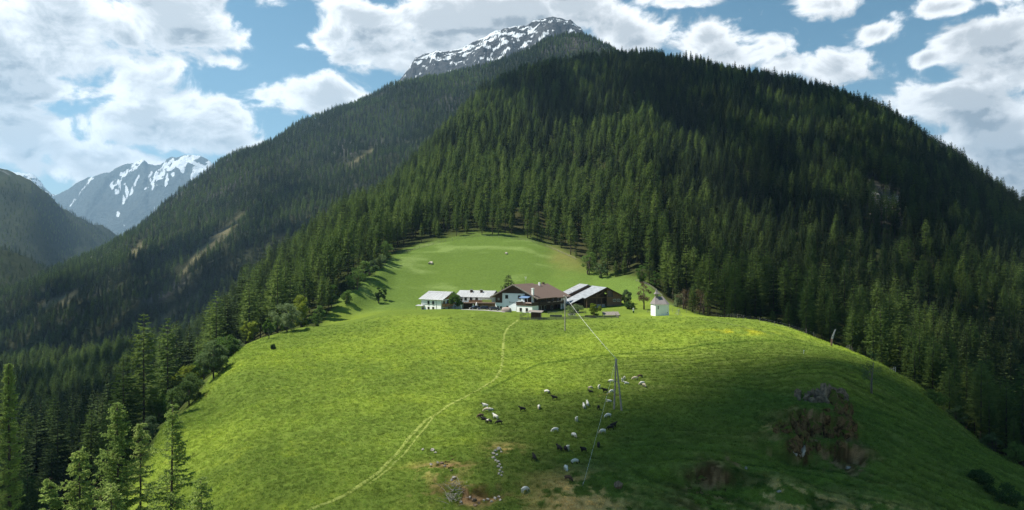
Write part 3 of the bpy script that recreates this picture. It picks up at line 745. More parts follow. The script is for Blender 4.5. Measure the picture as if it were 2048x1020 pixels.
# the slope left of the hill thins out towards the survey point
p_keep *= np.where((px < 420) & (y < 140), .5, 1)
keep = u < p_keep
x, y, px, z, e, L8D = x[keep], y[keep], px[keep], z[keep], e[keep], L8D[keep]
lar = fbm(x * .012, y * .012, 3, 72) + .70 * np.exp(-((y / e - 1.05) / .30) ** 2) + .35 * sstep(1100, 700, px) * sstep(380, 600, y) + q.uniform(-.55, .55, len(x))
is_larch = lar > .16
size = (.58 + .56 * q.random(len(x)) ** .75) * (1 + .12 * fbm(x * .03, y * .03, 2, 73))
size *= np.where(y < e + 10, q.uniform(.5, 1.0, len(x)), 1)
size *= 1 - .22 * sstep(900, 1250, y)
size *= 1 - .34 * sstep(700, 760, px) * sstep(900, 860, px) * sstep(e + 40, e, y)
rot = q.uniform(0, 6.28, len(x)); which = q.integers(0, 5, len(x))
which = np.where((y > e + 25) & (which == 4), 1, which)
NEAR = dict(x=x, y=y, px=px, z=z, e=e, larch=is_larch, size=size, rot=rot, which=which)

# which of them show largest: in the frame, not behind the ground
def in_view(x, y, zt):
    px_ = 1024 + F * x / y; py_ = 510 - F * zt / y
    ok = (px_ > -15) & (px_ < 2063) & (py_ > -20) & (py_ < 1010)
    t = np.linspace(.12, .97, 60)[None]
    xs = x[:, None] * t; ys = y[:, None] * t
    g = HILL.z(xs, ys) - zt[:, None] * t
    return ok & (np.where(ys > 16, g, -9).max(1) < 0)
H_ = np.where(is_larch, np.array([c[2] for c in CON['larch']])[which], np.array([c[2] for c in CON['spruce']])[which]) * size
vis = in_view(x, y, z + H_ * .8)
app = np.where(vis, H_ / y, 0)
single = np.zeros(len(x), bool)
for kind in (True, False):
    k = np.nonzero(is_larch == kind)[0]; k = k[np.argsort(-app[k])][:296]; single[k] = True
SINGLE = np.nonzero(single)[0]
shapes = {k: [joined(k, c[0], c[1]) for c in CON[k]] for k in CON}
# tree-sized gaps kept clear round things that stand alone are cut by CLEAR
for kind, nm, lab in ((False, 'spruce_forest', 'dark green spruce trees crowding the whole mountainside behind the farm'), (True, 'larch_forest', 'fresh green larch trees scattered through the wood on the mountainside')):
    k = (~single) & (is_larch == kind)
    scatter_object(nm, np.stack([x, y, z - .2], 1)[k], size[k], rot[k], which[k], shapes['larch' if kind else 'spruce'], lab, 'forest')

# --- the long slope on the left, the ridge above the wood, the valley sides
def far_wood(H, step, seed, xr, yr, pxr, maxd, thin=None, name='', lab='', sz=.8, larch=.3):
    x, y, px, q = jitter_field(H, xr[0], xr[1], yr[0], yr[1], step, seed)
    keep = (px > pxr[0]) & (px < pxr[1])
    x, y, px = x[keep], y[keep], px[keep]
    i = np.clip(np.searchsorted(H.pxs, px) - 1, 0, len(H.pxs) - 1)
    keep = y < maxd(px); x, y, px = x[keep], y[keep], px[keep]
    z = H.z(x, y)
    p = .86 + .5 * fbm(x * .008, y * .008, 3, seed + 1)
    if thin is not None: p = p * thin(x, y, px, z)
    k = q.random(len(x)) < p
    x, y, px, z = x[k], y[k], px[k], z[k]
    lar = fbm(x * .006, y * .006, 3, seed + 2) + q.uniform(-.5, .5, len(x)) > .28 - larch * .6
    idx = q.integers(0, 4, len(x)) + np.where(lar, 5, 0)
    s = q.uniform(.6, 1.05, len(x)) * sz
    return scatter_object(name, np.stack([x, y, z - .3], 1), s, q.uniform(0, 6.28, len(x)), idx, shapes['spruce'] + shapes['larch'], lab, 'forest')
def left_max(px): return pchip([s[0] for s in SKY_LEFT], [s[1] for s in SKY_LEFT], px) + 60
def glade_thin(x, y, px, z):
    py = 510 - z / y * F
    i = np.clip(np.searchsorted(LEFT.pxs, px), 0, len(LEFT.pxs) - 1); j = np.clip(np.searchsorted(LEFT.lD, np.log(y)), 0, len(LEFT.lD) - 1)
    return 1 - np.clip(GLADE[i, j] * 1.3, 0, .96)
far_wood(LEFT, 8.6, 81, (-1350, 600), (800, 2450), (-160, 1300), left_max, glade_thin, 'slope_forest', 'hazy conifer wood covering the long slope falling to the left', .82, .32)
def val_max(px): return pchip([s[0] for s in SKY_VAL], [s[1] for s in SKY_VAL], px) + 40
far_wood(VAL, 15, 91, (-3000, -600), (1900, 3700), (-120, 330), val_max, lambda x, y, px, z: sstep(300, 210, z + 40 * fbm(x * .01, y * .01, 3, 95)), 'valley_forest', 'bluish wood on the far side of the valley below bare tops', .8, .2)
def kno_max(px): return pchip([s[0] for s in SKY_KNO], [s[1] for s in SKY_KNO], px) + 40
far_wood(KNO, 10, 97, (-1500, -500), (1150, 1900), (-90, 220), kno_max, lambda x, y, px, z: .35 + .65 * sstep(-.1, .25, fbm(x * .012, y * .012, 3, 98)), 'shoulder_forest', 'patchy wood on the low shoulder at the left edge of the valley', .75, .5)
# ------------------------------------------------------------------ unseen clouds shaped to lay shade on the hill and wood (high up, on the sun's side)
def inside(poly, x, y):
    c = np.zeros(len(x), bool); n = len(poly)
    for i in range(n):
        (x0, y0), (x1, y1) = poly[i], poly[i - 1]
        c ^= ((y0 > y) != (y1 > y)) & (x < (x1 - x0) * (y - y0) / (y1 - y0 + 1e-9) + x0)
    return c
M['shade_cloud'], n_, l_ = new_mat('shade_cloud')
o_ = n_('ShaderNodeOutputMaterial'); d_ = n_('ShaderNodeBsdfDiffuse'); t_ = n_('ShaderNodeBsdfTranslucent'); x_ = n_('ShaderNodeMixShader')
d_.inputs['Color'].default_value = (.9, .9, .9, 1); t_.inputs['Color'].default_value = (.9, .9, .9, 1); x_.inputs[0].default_value = .4
l_(d_.outputs[0], x_.inputs[1]); l_(t_.outputs[0], x_.inputs[2]); l_(x_.outputs[0], o_.inputs[0])
bm = bmesh.new(); bmesh.ops.create_icosphere(bm, subdivisions=2, radius=1)
ICO_V = np.array([v.co[:] for v in bm.verts]); ICO_F = np.array([[v.index for v in f.verts] for f in bm.faces]); bm.free()
CLOUD_H = 2700.0
def cloud_over(poly, step, seed, drop=.04, feather=1):
    """a bank of billows standing between the sun and a patch of the ground"""
    q = np.random.default_rng(seed); P = []
    m = len(poly)
    for k in range(m):                                   # outline, ground by ground, carried up along the sunbeams
        (p0, d0), (p1, d1) = poly[k], poly[(k + 1) % m]
        for t in np.linspace(0, 1, 8, endpoint=False):
            p, d = p0 + (p1 - p0) * t, d0 + (d1 - d0) * t
            x = (p - 1024) / F * d; zz = gz(x, d) if d < 700 or p > 700 else float(LEFT.z(x, d)) if p < 700 and d > 800 else gz(x, d)
            s = (CLOUD_H - zz) / S.z; P.append((x + S.x * s, d + S.y * s))
    P = np.array(P); lo, hi = P.min(0), P.max(0)
    gx, gy = np.meshgrid(np.arange(lo[0], hi[0], step), np.arange(lo[1], hi[1], step))
    x = gx.ravel() + q.uniform(-.5, .5, gx.size) * step; y = gy.ravel() + q.uniform(-.5, .5, gx.size) * step
    k = inside([tuple(p) for p in P], x, y) & (q.random(len(x)) > drop); x, y = x[k], y[k]
    r = step * q.uniform(.65, 1.05, len(x))
    c = np.stack([x, y, CLOUD_H + q.uniform(-.5, 1.2, len(x)) * step], 1)
    jit = 1 + .15 * q.standard_normal((len(x), len(ICO_V), 1))
    V = c[:, None] + ICO_V[None] * jit * (r[:, None, None] * np.array((1, 1, .75)))
    Fc = ICO_F[None] + (np.arange(len(x)) * len(ICO_V))[:, None, None]
    me = np_mesh('shade_cloud', V.reshape(-1, 3), Fc.reshape(-1, 3)); me.materials.append(M['shade_cloud'])
    return tag(put(bpy.data.objects.new('shade_cloud', me)), kind='structure')
cloud_over([(895,90),(950,103),(985,111),(1060,117),(1120,127),(1160,139),(1220,148),(1300,160),(1420,170),(1560,171),(1700,177),(1790,186),(2300,190),(2600,110),(2300,60),(900,60)], 13, 1, .06)
cloud_over([(1440,288),(1560,262),(1670,244),(1760,227),(1850,202),(2600,165),(2600,480),(2100,500),(1800,470),(1620,440),(1500,400),(1450,340)], 24, 2, .68)
cloud_over([(1560,470),(1700,500),(1850,520),(2100,540),(2600,520),(2600,1400),(960,1500),(930,1100),(980,960),(1040,830),(1120,730),(1250,700),(1400,680),(1500,580)], 26, 6, .50)
cloud_over([(230,60),(640,70),(640,92),(560,108),(470,122),(400,120),(330,100),(230,80)], 12, 7, .80)  # added bank, only to dim the meadow around its sunlit patch
cloud_over([(-500,70),(60,95),(150,125),(200,165),(250,200),(300,250),(340,330),(390,430),(380,580),(300,690),(-500,690)], 22, 3, .55)
cloud_over([(60,860),(480,900),(640,1080),(800,1380),(700,1560),(500,1450),(300,1320),(0,1280),(-300,1150)], 36, 4, .6)

# ------------------------------------------------------------------ the air of the valley
hz = MB(); hz.box(-9000, 9000, -400, 13500, -251.5, 1950)
m, n_, l_ = new_mat('haze'); o_ = n_('ShaderNodeOutputMaterial'); v_ = n_('ShaderNodeVolumePrincipled')
v_.inputs['Color'].default_value = (.44, .71, 1.0, 1); v_.inputs['Density'].default_value = 5.4e-5; v_.inputs['Anisotropy'].default_value = .3
l_(v_.outputs[0], o_.inputs['Volume']); m.cycles.homogeneous_volume = True
haze = hz.build('haze', m); tag(haze, 'thin bluish haze that fades the far mountains', 'haze', kind='stuff')
# ------------------------------------------------------------------ trees one can tell apart
def place_words(px):
    for lim, w in ((120, 'along the left border of the picture'), (330, 'in the shady wood below the left side of the meadow'), (480, 'beside the broadleaf trees left of the meadow'),
                   (620, 'below the sunlit rib left of the meadow'), (760, 'where the meadow narrows on its left side'), (880, 'above the left end of the guest house'),
                   (1000, 'above the guest house at the top of the upper meadow'), (1150, 'above the farmhouse at the top of the upper meadow'), (1260, 'right of the upper meadow behind the barn'),
                   (1360, 'behind the white chapel'), (1520, 'behind the fence right of the chapel'), (1680, 'behind the fence left of the banner'),
                   (1800, 'right of the banner below the hill'), (1920, 'below the right shoulder of the hill')):
        if px < lim: return w
    return 'along the right border of the picture'
protos = {}
for kind in ('spruce', 'larch'):
    for v, (cm, tm, h) in enumerate(CON[kind]): protos[kind, v] = (cm, tm, h)
def conifer(kind, v, loc, s, rz, label, group=None, cat=None):
    cm, tm, h = protos[kind, v]
    r = empty(kind + '_tree', loc, rz, label, cat or kind, group); r.scale = (s, s, s)
    put(bpy.data.objects.new('crown', cm), r); put(bpy.data.objects.new('trunk', tm), r)
    return r
for i in SINGLE:
    kind = 'larch' if NEAR['larch'][i] else 'spruce'; v = int(NEAR['which'][i]); s = float(NEAR['size'][i]); h = protos[kind, v][2] * s
    dep = NEAR['y'][i] - NEAR['e'][i]
    row = 'in the outermost row' if dep < 14 else 'a few rows into the trees' if dep < 55 else 'deeper among the trees'
    sz = 'tall' if h > 22.5 else 'middle-sized' if h > 16 else 'small'
    pw = place_words(NEAR['px'][i])
    lab = '%s %s %s, %s' % (sz, 'dark spruce' if kind == 'spruce' else 'light green larch', row, pw)
    lab = ' '.join(lab.split()[:16])
    conifer(kind, v, (float(NEAR['x'][i]), float(NEAR['y'][i]), float(NEAR['z'][i]) - .2), s, float(NEAR['rot'][i]), lab, '%s %s trees %s' % (sz, kind, row + ' ' + pw))

def leafy(seed, h, w, leaf, n_cl, n_leaf, trunk_h=.30, shape=1.0, r_tr=None, stems=1):
    """broad crown: clumps of single leaves carried on forking limbs; returns crown triangles and the trunk shape"""
    q = np.random.default_rng(seed); T = Tri(); tb = MB()
    zc = h * (trunk_h + 1) / 2; rz = h * (1 - trunk_h) / 2
    cl = []
    while len(cl) < n_cl:
        p = q.uniform(-1, 1, 3); l = np.linalg.norm(p)
        if l > 1 or l < .35: continue
        taper = 1 - .35 * max(0, p[2]) * shape
        cl.append(np.array((p[0] * w / 2 * taper, p[1] * w / 2 * taper, zc + p[2] * rz)) * (1 + q.uniform(-.06, .06)))
    r_tr = r_tr or h * .022
    for s in range(stems):
        a = q.uniform(0, 6.28); bx = 0 if stems == 1 else .25 * w * math.cos(a + s * 2.4) * .5; by = 0 if stems == 1 else .25 * w * math.sin(a + s * 2.4) * .5
        tb.tube([(bx, by, -.5), (bx * 1.1, by * 1.1, h * trunk_h), (bx + q.uniform(-.1, .1) * w, by + q.uniform(-.1, .1) * w, h * .8)], [r_tr * 1.3, r_tr, r_tr * .25], 6)
    for c in cl[:max(6, n_cl // 2)]:
        z0 = h * q.uniform(trunk_h * .7, .6); tb.bar((0, 0, z0), tuple(c), r_tr * .35, r_tr * .10, 4)
    for c in cl:
        rc = w * q.uniform(.11, .20); k = int(n_leaf * q.uniform(.6, 1.3))
        d = q.standard_normal((k, 3)); d /= np.linalg.norm(d, axis=1)[:, None]
        P = c + d * (rc * q.uniform(.25, 1.0, (k, 1)) ** .6) * np.array((1, 1, .75))
        a = q.standard_normal((k, 3)); a /= np.linalg.norm(a, axis=1)[:, None]
        b = np.cross(a, q.standard_normal((k, 3))); b /= np.linalg.norm(b, axis=1)[:, None]
        s = leaf * q.uniform(.6, 1.4, (k, 1))
        T.add(np.stack([P - a * s, P + a * s * .6 + b * s * .5, P + a * s * .6 - b * s * .5], 1))
    return T, tb
LEAFY = {}
def tree_at(px, py, hpx, wpx, m, label, name='broadleaf_tree', cat='tree', group=None, seed=0, trunk_h=.22, dens=1.0, shape=1.0, stems=1, D=None, bark='bark', leafk=1.0):
    loc = at(px, py) if D is None else at_d(px, D)
    if D is None and px < 800 and (loc is None or loc.y > float(edge(px)) + 14): loc = at_d(px, float(edge(px)) + 5)
    if loc is None: print('MISS', px, py, label); return None
    sc = loc.y / F; h = hpx * sc; w = wpx * sc
    leaf = (.16 + .010 * h) * leafk
    T, tb = leafy(seed or int(px * 7 + py), h, w, leaf, int(26 * dens), int(120 * dens), trunk_h, shape, stems=stems)
    r = empty(name, (loc.x, loc.y, loc.z - .1), 0, label, cat, group)
    put(bpy.data.objects.new('crown', T.mesh('crown', M[m])), r); tb.build('trunk', M[bark], r, True)
    return r
G = 'broadleaf trees along the left edge of the meadow'
tree_at(427, 758, 76, 58, 'silver_leaf', 'round grey-green tree with short trunk standing free on the meadow slope', group=G, trunk_h=.14, dens=1.5)
tree_at(378, 800, 62, 56, 'dark_leaf', 'dark round tree just below the free standing grey-green tree', group=G, trunk_h=.16, dens=1.3)
tree_at(452, 694, 66, 46, 'leaf', 'bright green oval tree rising behind pale shrubs at the meadow edge', group=G, trunk_h=.1, dens=1.3)
tree_at(372, 742, 76, 58, 'yellow_leaf', 'yellow-green broad tree in front of dark spruces left of the meadow', group=G, trunk_h=.1, dens=1.4, D=212)
tree_at(472, 695, 30, 38, 'silver_leaf', 'pale silvery bush at foot of bright green oval tree', 'bush', 'bush', trunk_h=.05, stems=3)
tree_at(440, 706, 34, 34, 'silver_leaf', 'grey-green bush left of the pale silvery bush on the meadow edge', 'bush', 'bush', trunk_h=.05, stems=3)
tree_at(318, 838, 62, 50, 'leaf', 'fresh green bushy tree lowest down on left meadow edge', group=G, trunk_h=.08, dens=1.2, D=168)
tree_at(292, 800, 60, 46, 'silver_leaf', 'grey-green bushy tree in the dark wood edge behind the front larches', group=G, trunk_h=.1, dens=1.2, D=185)
tree_at(345, 812, 54, 40, 'leaf', 'green bushy tree pressed against the dark round tree', group=G, trunk_h=.1, dens=1.1, D=182)
tree_at(316, 770, 56, 44, 'silver_leaf', 'soft grey-green tree above the bushy trees of the lower meadow edge', group=G, trunk_h=.1, D=215)
tree_at(602, 648, 66, 44, 'yellow_leaf', 'golden green tree glowing at the wood edge left of the upper meadow', group=G, trunk_h=.12, dens=1.3)
tree_at(574, 664, 60, 56, 'silver_leaf', 'wide grey-green tree standing below the golden green tree', group=G, trunk_h=.14, dens=1.4)
tree_at(538, 678, 44, 20, 'leaf', 'slender light tree with thin stem at the wood edge', group=G, trunk_h=.2, bark='pale_bark')
tree_at(606, 652, 28, 24, 'leaf', 'small bright bush at the foot of the golden green tree', 'bush', 'bush', trunk_h=.05, stems=3)
tree_at(663, 617, 46, 28, 'leaf', 'light green pointed tree where meadow edge bends upward', group=G, trunk_h=.1)
tree_at(694, 606, 26, 26, 'leaf', 'small round green bush above the stony edge of the meadow', 'bush', 'bush', trunk_h=.05, stems=3)
tree_at(713, 578, 40, 46, 'leaf', 'broad green bush halfway up left edge of the upper meadow', 'bush', 'bush', trunk_h=.05, stems=3, dens=1.2)
tree_at(742, 552, 30, 26, 'silver_leaf', 'grey-green bush under the spruces near the top of left edge', 'bush', 'bush', trunk_h=.05, stems=3)
tree_at(758, 520, 28, 30, 'silver_leaf', 'topmost pale bush on the left edge of upper meadow', 'bush', 'bush', trunk_h=.05, stems=3)
for px, py, h, w, m, D, lab in ((408, 742, 60, 40, 'leaf', 206, 'fresh green tree half hidden behind the round grey-green tree'), (352, 776, 52, 40, 'silver_leaf', 200, 'pale bushy tree left of the dark round tree'),
        (500, 690, 50, 30, 'yellow_leaf', 236, 'light yellow-green tree among spruces right of the oval tree'), (556, 668, 40, 26, 'leaf', 252, 'green bush tree between slender tree and wide grey-green tree'),
        (636, 636, 44, 30, 'leaf', 268, 'leafy green tree on the edge below the pointed tree'), (400, 716, 54, 36, 'leaf', 224, 'green leafy tree between yellow-green tree and oval tree'),
        (728, 570, 40, 30, 'leaf', 332, 'green leafy bush tree below topmost bushes on the left edge'), (772, 512, 34, 30, 'leaf', 386, 'green bush tree at the upper left corner of the upper meadow'),
        (268, 842, 60, 46, 'leaf', 176, 'big fresh green bush in the hollow behind the front larches'), (300, 872, 50, 44, 'silver_leaf', 150, 'soft grey bush right behind the straight trunked larch')):
    tree_at(px, py, h, w, m, lab, group=G, trunk_h=.08, dens=1.1, D=D)
tree_at(757, 606, 30, 15, 'dark_leaf', 'left one of two dark bushes by grassy bank near the guest house', 'bush', 'bush', trunk_h=.05, stems=2, group='two dark bushes on the bank')
tree_at(768, 601, 28, 13, 'leaf', 'lighter right one of two bushes by grassy bank near the guest house', 'bush', 'bush', trunk_h=.05, stems=2, group='two dark bushes on the bank')
tree_at(546, 699, 11, 11, 'dark_leaf', 'tiny lone dark shrub on the open sunny meadow', 'bush', 'bush', trunk_h=.02, stems=2)
tree_at(1178, 548, 46, 34, 'leaf', 'green bush at the right corner of the upper meadow', 'bush', 'bush', trunk_h=.05, stems=3)
tree_at(1204, 556, 36, 28, 'silver_leaf', 'grey-green bush right of green bush on the upper meadow corner', 'bush', 'bush', trunk_h=.05, stems=3)
tree_at(1283, 565, 34, 26, 'leaf', 'light green bush at the wood edge above the bronze tree', 'bush', 'bush', trunk_h=.05, stems=3)
tree_at(1310, 576, 34, 22, 'leaf', 'narrow green bush at the wood edge above the chapel spire', 'bush', 'bush', trunk_h=.05, stems=2)
tree_at(1288, 619, 60, 34, 'red_leaf', 'thin bronze leaved tree beside the bench left of the chapel', group='trees round the chapel', trunk_h=.22, dens=.75, leafk=.8)
tree_at(1252, 608, 30, 24, 'silver_leaf', 'pale green bush growing behind the right corner of the barn', 'bush', 'bush', trunk_h=.05, stems=3)
tree_at(1259, 618, 15, 24, 'dark_leaf', 'low dark green bush right of the barn wall', 'bush', 'bush', trunk_h=.04, stems=3)
tree_at(1372, 622, 46, 40, 'red_leaf', 'nearly bare reddish bush right behind the chapel', 'bush', 'bush', trunk_h=.04, stems=4, dens=.8, leafk=.6, D=292)
tree_at(1402, 630, 46, 54, 'red_leaf', 'wide nearly bare reddish bush along the fence', 'bush', 'bush', trunk_h=.04, stems=4, dens=.8, leafk=.6, D=292)
tree_at(1358, 606, 28, 26, 'silver_leaf', 'pale green bush between chapel and wood', 'bush', 'bush', trunk_h=.05, stems=3, D=296)
tree_at(1743, 786, 80, 46, 'silver_leaf', 'thin blossoming tree leaning on the brow of right shoulder', 'blossom_tree', 'tree', trunk_h=.30, dens=.62, leafk=.55, bark='pale_bark')
tree_at(2008, 1008, 36, 80, 'dark_leaf', 'low spreading bush in the bottom right corner', 'bush', 'bush', trunk_h=.03, stems=4)
tree_at(2032, 925, 46, 40, 'leaf', 'light bush at the right border below the wood', 'bush', 'bush', trunk_h=.05, stems=3, D=158)
tree_at(1985, 905, 34, 40, 'silver_leaf', 'grey-green bush left of light bush at the right border', 'bush', 'bush', trunk_h=.05, stems=3, D=164)
tree_at(1962, 965, 24, 44, 'dark_leaf', 'dark flat bush in the grassy dip at lower right', 'bush', 'bush', trunk_h=.03, stems=3)
tree_at(1912, 868, 40, 34, 'silver_leaf', 'feathery pale tree below the right brow of the hill', trunk_h=.15, dens=.8, D=178)
tree_at(1868, 838, 26, 50, 'leaf', 'low bush row hugging the right brow of the hill', 'bush', 'bush', trunk_h=.04, stems=4, D=172)
# trees that stand clear in front of the wood on the right
for px, D, h, v, lab in ((1470, 282, 132, 1, 'biggest broad larch standing forward of the wood right of the chapel'), (1545, 272, 44, 4, 'small young larch alone behind the fence'), (1605, 262, 34, 4, 'smallest young larch behind the fence near the banner'),
                         (1396, 300, 88, 2, 'fresh green larch between the reddish bushes and the dark wood'), (1337, 322, 92, 2, 'slim larch rising directly behind the chapel roof'), (1660, 258, 120, 0, 'broad larch behind the fence just left of the banner'), (1760, 250, 150, 1, 'tall larch in the gap between banner and brow of the hill'),
                         (1888, 230, 150, 0, 'tall dusky larch behind the right brow of the hill')):
    loc = at_d(px, D); h_m = h * D / F
    conifer('larch', v, (loc.x, loc.y, loc.z - .3), h_m / protos['larch', v][2], px * .1, lab)
loc = at_d(1017, 299); s = (-36 / F * 299 - loc.z) / 14.2
pine_c = conifer_crown(901, 14, 3.9, .6, 'spruce', M['spruce'], 24, 'pine_crown')
r = empty('pine_tree', (loc.x, loc.y, loc.z - .2), .4, 'dark dense pine standing right behind the farmhouse gable', 'pine'); r.scale = (s * 1.35, s * 1.35, s)
put(bpy.data.objects.new('crown', pine_c), r); put(bpy.data.objects.new('trunk', trunk_mesh('trunk', 13, .3, M['bark'], 0, 3)), r)

# --- feathery larches close to the survey point
def front_larch(px, D, top_py, width, label, seed, z0f=.10, bare=.0, dens=1.0):
    loc = at_d(px, D); top = D * (510 - top_py) / F; h = top - loc.z; q = np.random.default_rng(seed); T = Tri(); tb = MB()
    lean = q.uniform(-.25, .25)
    ax = lambda z: np.array((lean * (z / h) ** 2, .0, z))
    tb.tube([ax(h * t) + np.array((0, 0, -.8 if t == 0 else 0)) for t in np.linspace(0, 1, 9)], [.24 * (1 - .94 * t) * h / 20 for t in np.linspace(0, 1, 9)], 7)
    nb = int(h * 9 * dens)
    for k in range(nb):
        t = z0f + (1 - z0f) * (k + q.uniform(0, 1)) / nb; z = h * t
        r = width * ((1 - t) ** .72 * (.45 + .55 * min(1, (t - z0f) * 4 + .3))) * q.uniform(.45, 1.12) + .25
        a = q.uniform(0, 6.283); dv = np.array((math.cos(a), math.sin(a), 0)); sd = np.array((-math.sin(a), math.cos(a), 0))
        s = np.linspace(0, 1, 6); o = ax(z)
        P = o + dv * (r * s)[:, None]; P[:, 2] += r * (-.10 * s - .16 * (1 - t) * s + .26 * s ** 3) + q.uniform(-.04, .04) * r * s
        if bare and q.random() < bare: 
            tb.tube(P, [.022, .018, .015, .012, .009, .005], 3); continue
        tb.tube(P[[0, 2, 4, 5]], [.035, .022, .012, .006], 3)
        nt = int(8 + r * 9)
        for i in range(nt):
            u = q.uniform(.12, 1); j = min(int(u * 5), 4); c = P[j] + (P[j + 1] - P[j]) * (u * 5 - j)
            ln = q.uniform(.25, .75) * (1.15 - .5 * u); sg = q.choice((-1, 1))
            e_ = c + sd * sg * ln * q.uniform(.3, .9) + dv * ln * q.uniform(.1, .7) + np.array((0, 0, q.uniform(-.55, .22) * ln))
            m_ = 4; tt = np.linspace(.2, 1, m_)[:, None]; C = c + (e_ - c) * tt
            d1 = q.standard_normal((m_, 3)); d1 /= np.linalg.norm(d1, axis=1)[:, None]
            d2 = np.cross(d1, q.standard_normal((m_, 3))); d2 /= np.linalg.norm(d2, axis=1)[:, None]
            ls = .13 * q.uniform(.6, 1.3, (m_, 1))
            T.add(np.stack([C - d1 * ls, C + d1 * ls * .7 + d2 * ls * .45, C + d1 * ls * .7 - d2 * ls * .45], 1))
            ax2 = (e_ - c) / (np.linalg.norm(e_ - c) + 1e-6) * ln * .5
            T.add(np.stack([c[None], (c + ax2 + d2[0] * .035)[None], e_[None]], 1))
    rt = empty('larch_tree', (loc.x, loc.y, loc.z), 0, label, 'larch', 'young larches close in front')
    put(bpy.data.objects.new('crown', T.mesh('crown', M['young_larch'])), rt); tb.build('trunk', M['bark'], rt, True)
front_larch(341, 66, 812, 5.0, 'thin larch with straight bare trunk rising highest on the right of the front group', 31, .1, .2, 1.0)
front_larch(238, 72, 806, 6.2, 'bushy yellow-green larch tallest in the middle of the front group', 32, .12, .05, 1.3)
front_larch(280, 74, 846, 4.6, 'slimmer larch close behind the bushy tallest front larch', 37, .2, .1, .8)
front_larch(160, 66, 898, 5.6, 'short wide larch on the left of the front group', 33, .1, .05, 1.1)
front_larch(20, 104, 728, 3.6, 'very tall dusky larch with long bare stem at the left border', 34, .45, .02, .9)
front_larch(404, 60, 955, 4.2, 'low pale larch top at the bottom right of the front group', 35, .2, .15, .9)
front_larch(226, 56, 968, 3.8, 'low larch top in front of bushy tallest front larch', 36, .2, .1, .9)
front_larch(100, 62, 955, 4.0, 'faint larch top at the bottom left of the front group', 38, .2, .1, .9)
# ------------------------------------------------------------------ the farm
M['plaster'] = mat('white_plaster', (.87, .865, .84), .9, .6, .06, .1)
M['plaster_shade'] = mat('shaded_plaster', (.72, .77, .80), .9, .6, .06, .1)  # white plaster with the bluish shade of the farmhouse front put into its colour
M['dark_wood'] = mat('dark_wood', (.085, .052, .033), .85, 2.2, .55, .3, stretch=(3, 3, .3), col2=(.034, .022, .015))
M['barn_wood'] = mat('weathered_boards', (.19, .112, .066), .9, 2.4, .5, .4, stretch=(4, 4, .25), col2=(.07, .042, .026))
M['log_wood'] = mat('log_wood', (.085, .045, .026), .9, 1.2, .5, .5, stretch=(.3, .3, 6), col2=(.03, .018, .012))
M['orange_wood'] = mat('larch_cladding', (.36, .19, .085), .8, 2.2, .3, .2, stretch=(3, 3, .3))
M['grey_wood'] = mat('grey_wood', (.20, .18, .155), .9, 3, .4, .3)
M['tile'] = mat('brown_tiles', (.120, .082, .064), .8, 2.5, .3, .6, stretch=(1, 1, 4))
M['tin'] = mat('pale_tin', (.38, .39, .40), .5, .5, .25, .1, metal=.25, stretch=(3, .2, 1))
M['old_tin'] = mat('weathered_tin', (.28, .30, .32), .5, .8, .4, .1, metal=.25, stretch=(3, .3, 1))
M['shingle'] = mat('grey_shingles', (.20, .18, .175), .9, 3, .35, .5, stretch=(1, 1, 3))
M['glass'] = mat('window_glass', (.020, .026, .030), .12, 1, .2, spec=.6)
M['frame'] = mat('window_frame', (.10, .075, .055), .7)
M['white_frame'] = mat('white_paint', (.75, .75, .73), .6)
M['steel'] = mat('grey_steel', (.30, .32, .34), .5, metal=.5)
M['concrete'] = mat('rough_render', (.46, .45, .43), .9, 1.5, .2)
M['green_panel'] = mat('pale_green_panel', (.34, .42, .10), .6)
M['gravel'] = mat('gravel', (.30, .29, .27), .95, 4, .35, .5)
M['blue_cloth'] = mat('blue_awning_cloth', (.10, .17, .30), .8)
M['flowers'] = mat('pale_flowers', (.55, .45, .42), .9, 6, .6, col2=(.20, .06, .05))
M['letter'] = mat('faded_lettering', (.22, .26, .29), .9)

def window(root, a, z, w, h, face, axis='y', fm='frame', sill=True, name='window', cross=True):
    """window on a wall: axis y -> wall at y = face looking to -y; axis x -> wall at x = face looking to +x"""
    f = MB(); t = .09
    def bx(m, a0, a1, z0, z1, d0, d1):
        if axis == 'y': m.box(a0, a1, face - d1, face - d0, z0, z1)
        else: m.box(face + d0, face + d1, a0, a1, z0, z1)
    bx(f, a - w/2 - t, a - w/2, z - h/2 - t, z + h/2 + t, .003, .08); bx(f, a + w/2, a + w/2 + t, z - h/2 - t, z + h/2 + t, .003, .08)
    bx(f, a - w/2, a + w/2, z + h/2, z + h/2 + t, .003, .08); bx(f, a - w/2, a + w/2, z - h/2 - t, z - h/2, .003, .08)
    if cross: bx(f, a - .03, a + .03, z - h/2, z + h/2, .035, .07)
    o = f.build(name, M[fm], root)
    p = MB(); bx(p, a - w/2, a + w/2, z - h/2, z + h/2, .004, .03); p.build('pane', M['glass'], o)
    if sill:
        s = MB(); bx(s, a - w/2 - .15, a + w/2 + .15, z - h/2 - t - .08, z - h/2 - t - .003, .003, .16); s.build('sill', M['grey_wood'], o)
    return o
def roof_plane(m, p0, p1, p2, p3, th):
    """slab with the four given top corners"""
    P = [Vector(p) for p in (p0, p1, p2, p3)]; nn = (P[1] - P[0]).cross(P[3] - P[0]).normalized()
    if nn.z < 0: nn = -nn
    m.add(P + [p - nn * th for p in P], [(0,1,2,3),(7,6,5,4),(0,4,5,1),(1,5,6,2),(2,6,7,3),(3,7,4,0)])
def base_at(px, D, dz=0): 
    v = at_d(px, D); return Vector((v.x, v.y, v.z + dz))

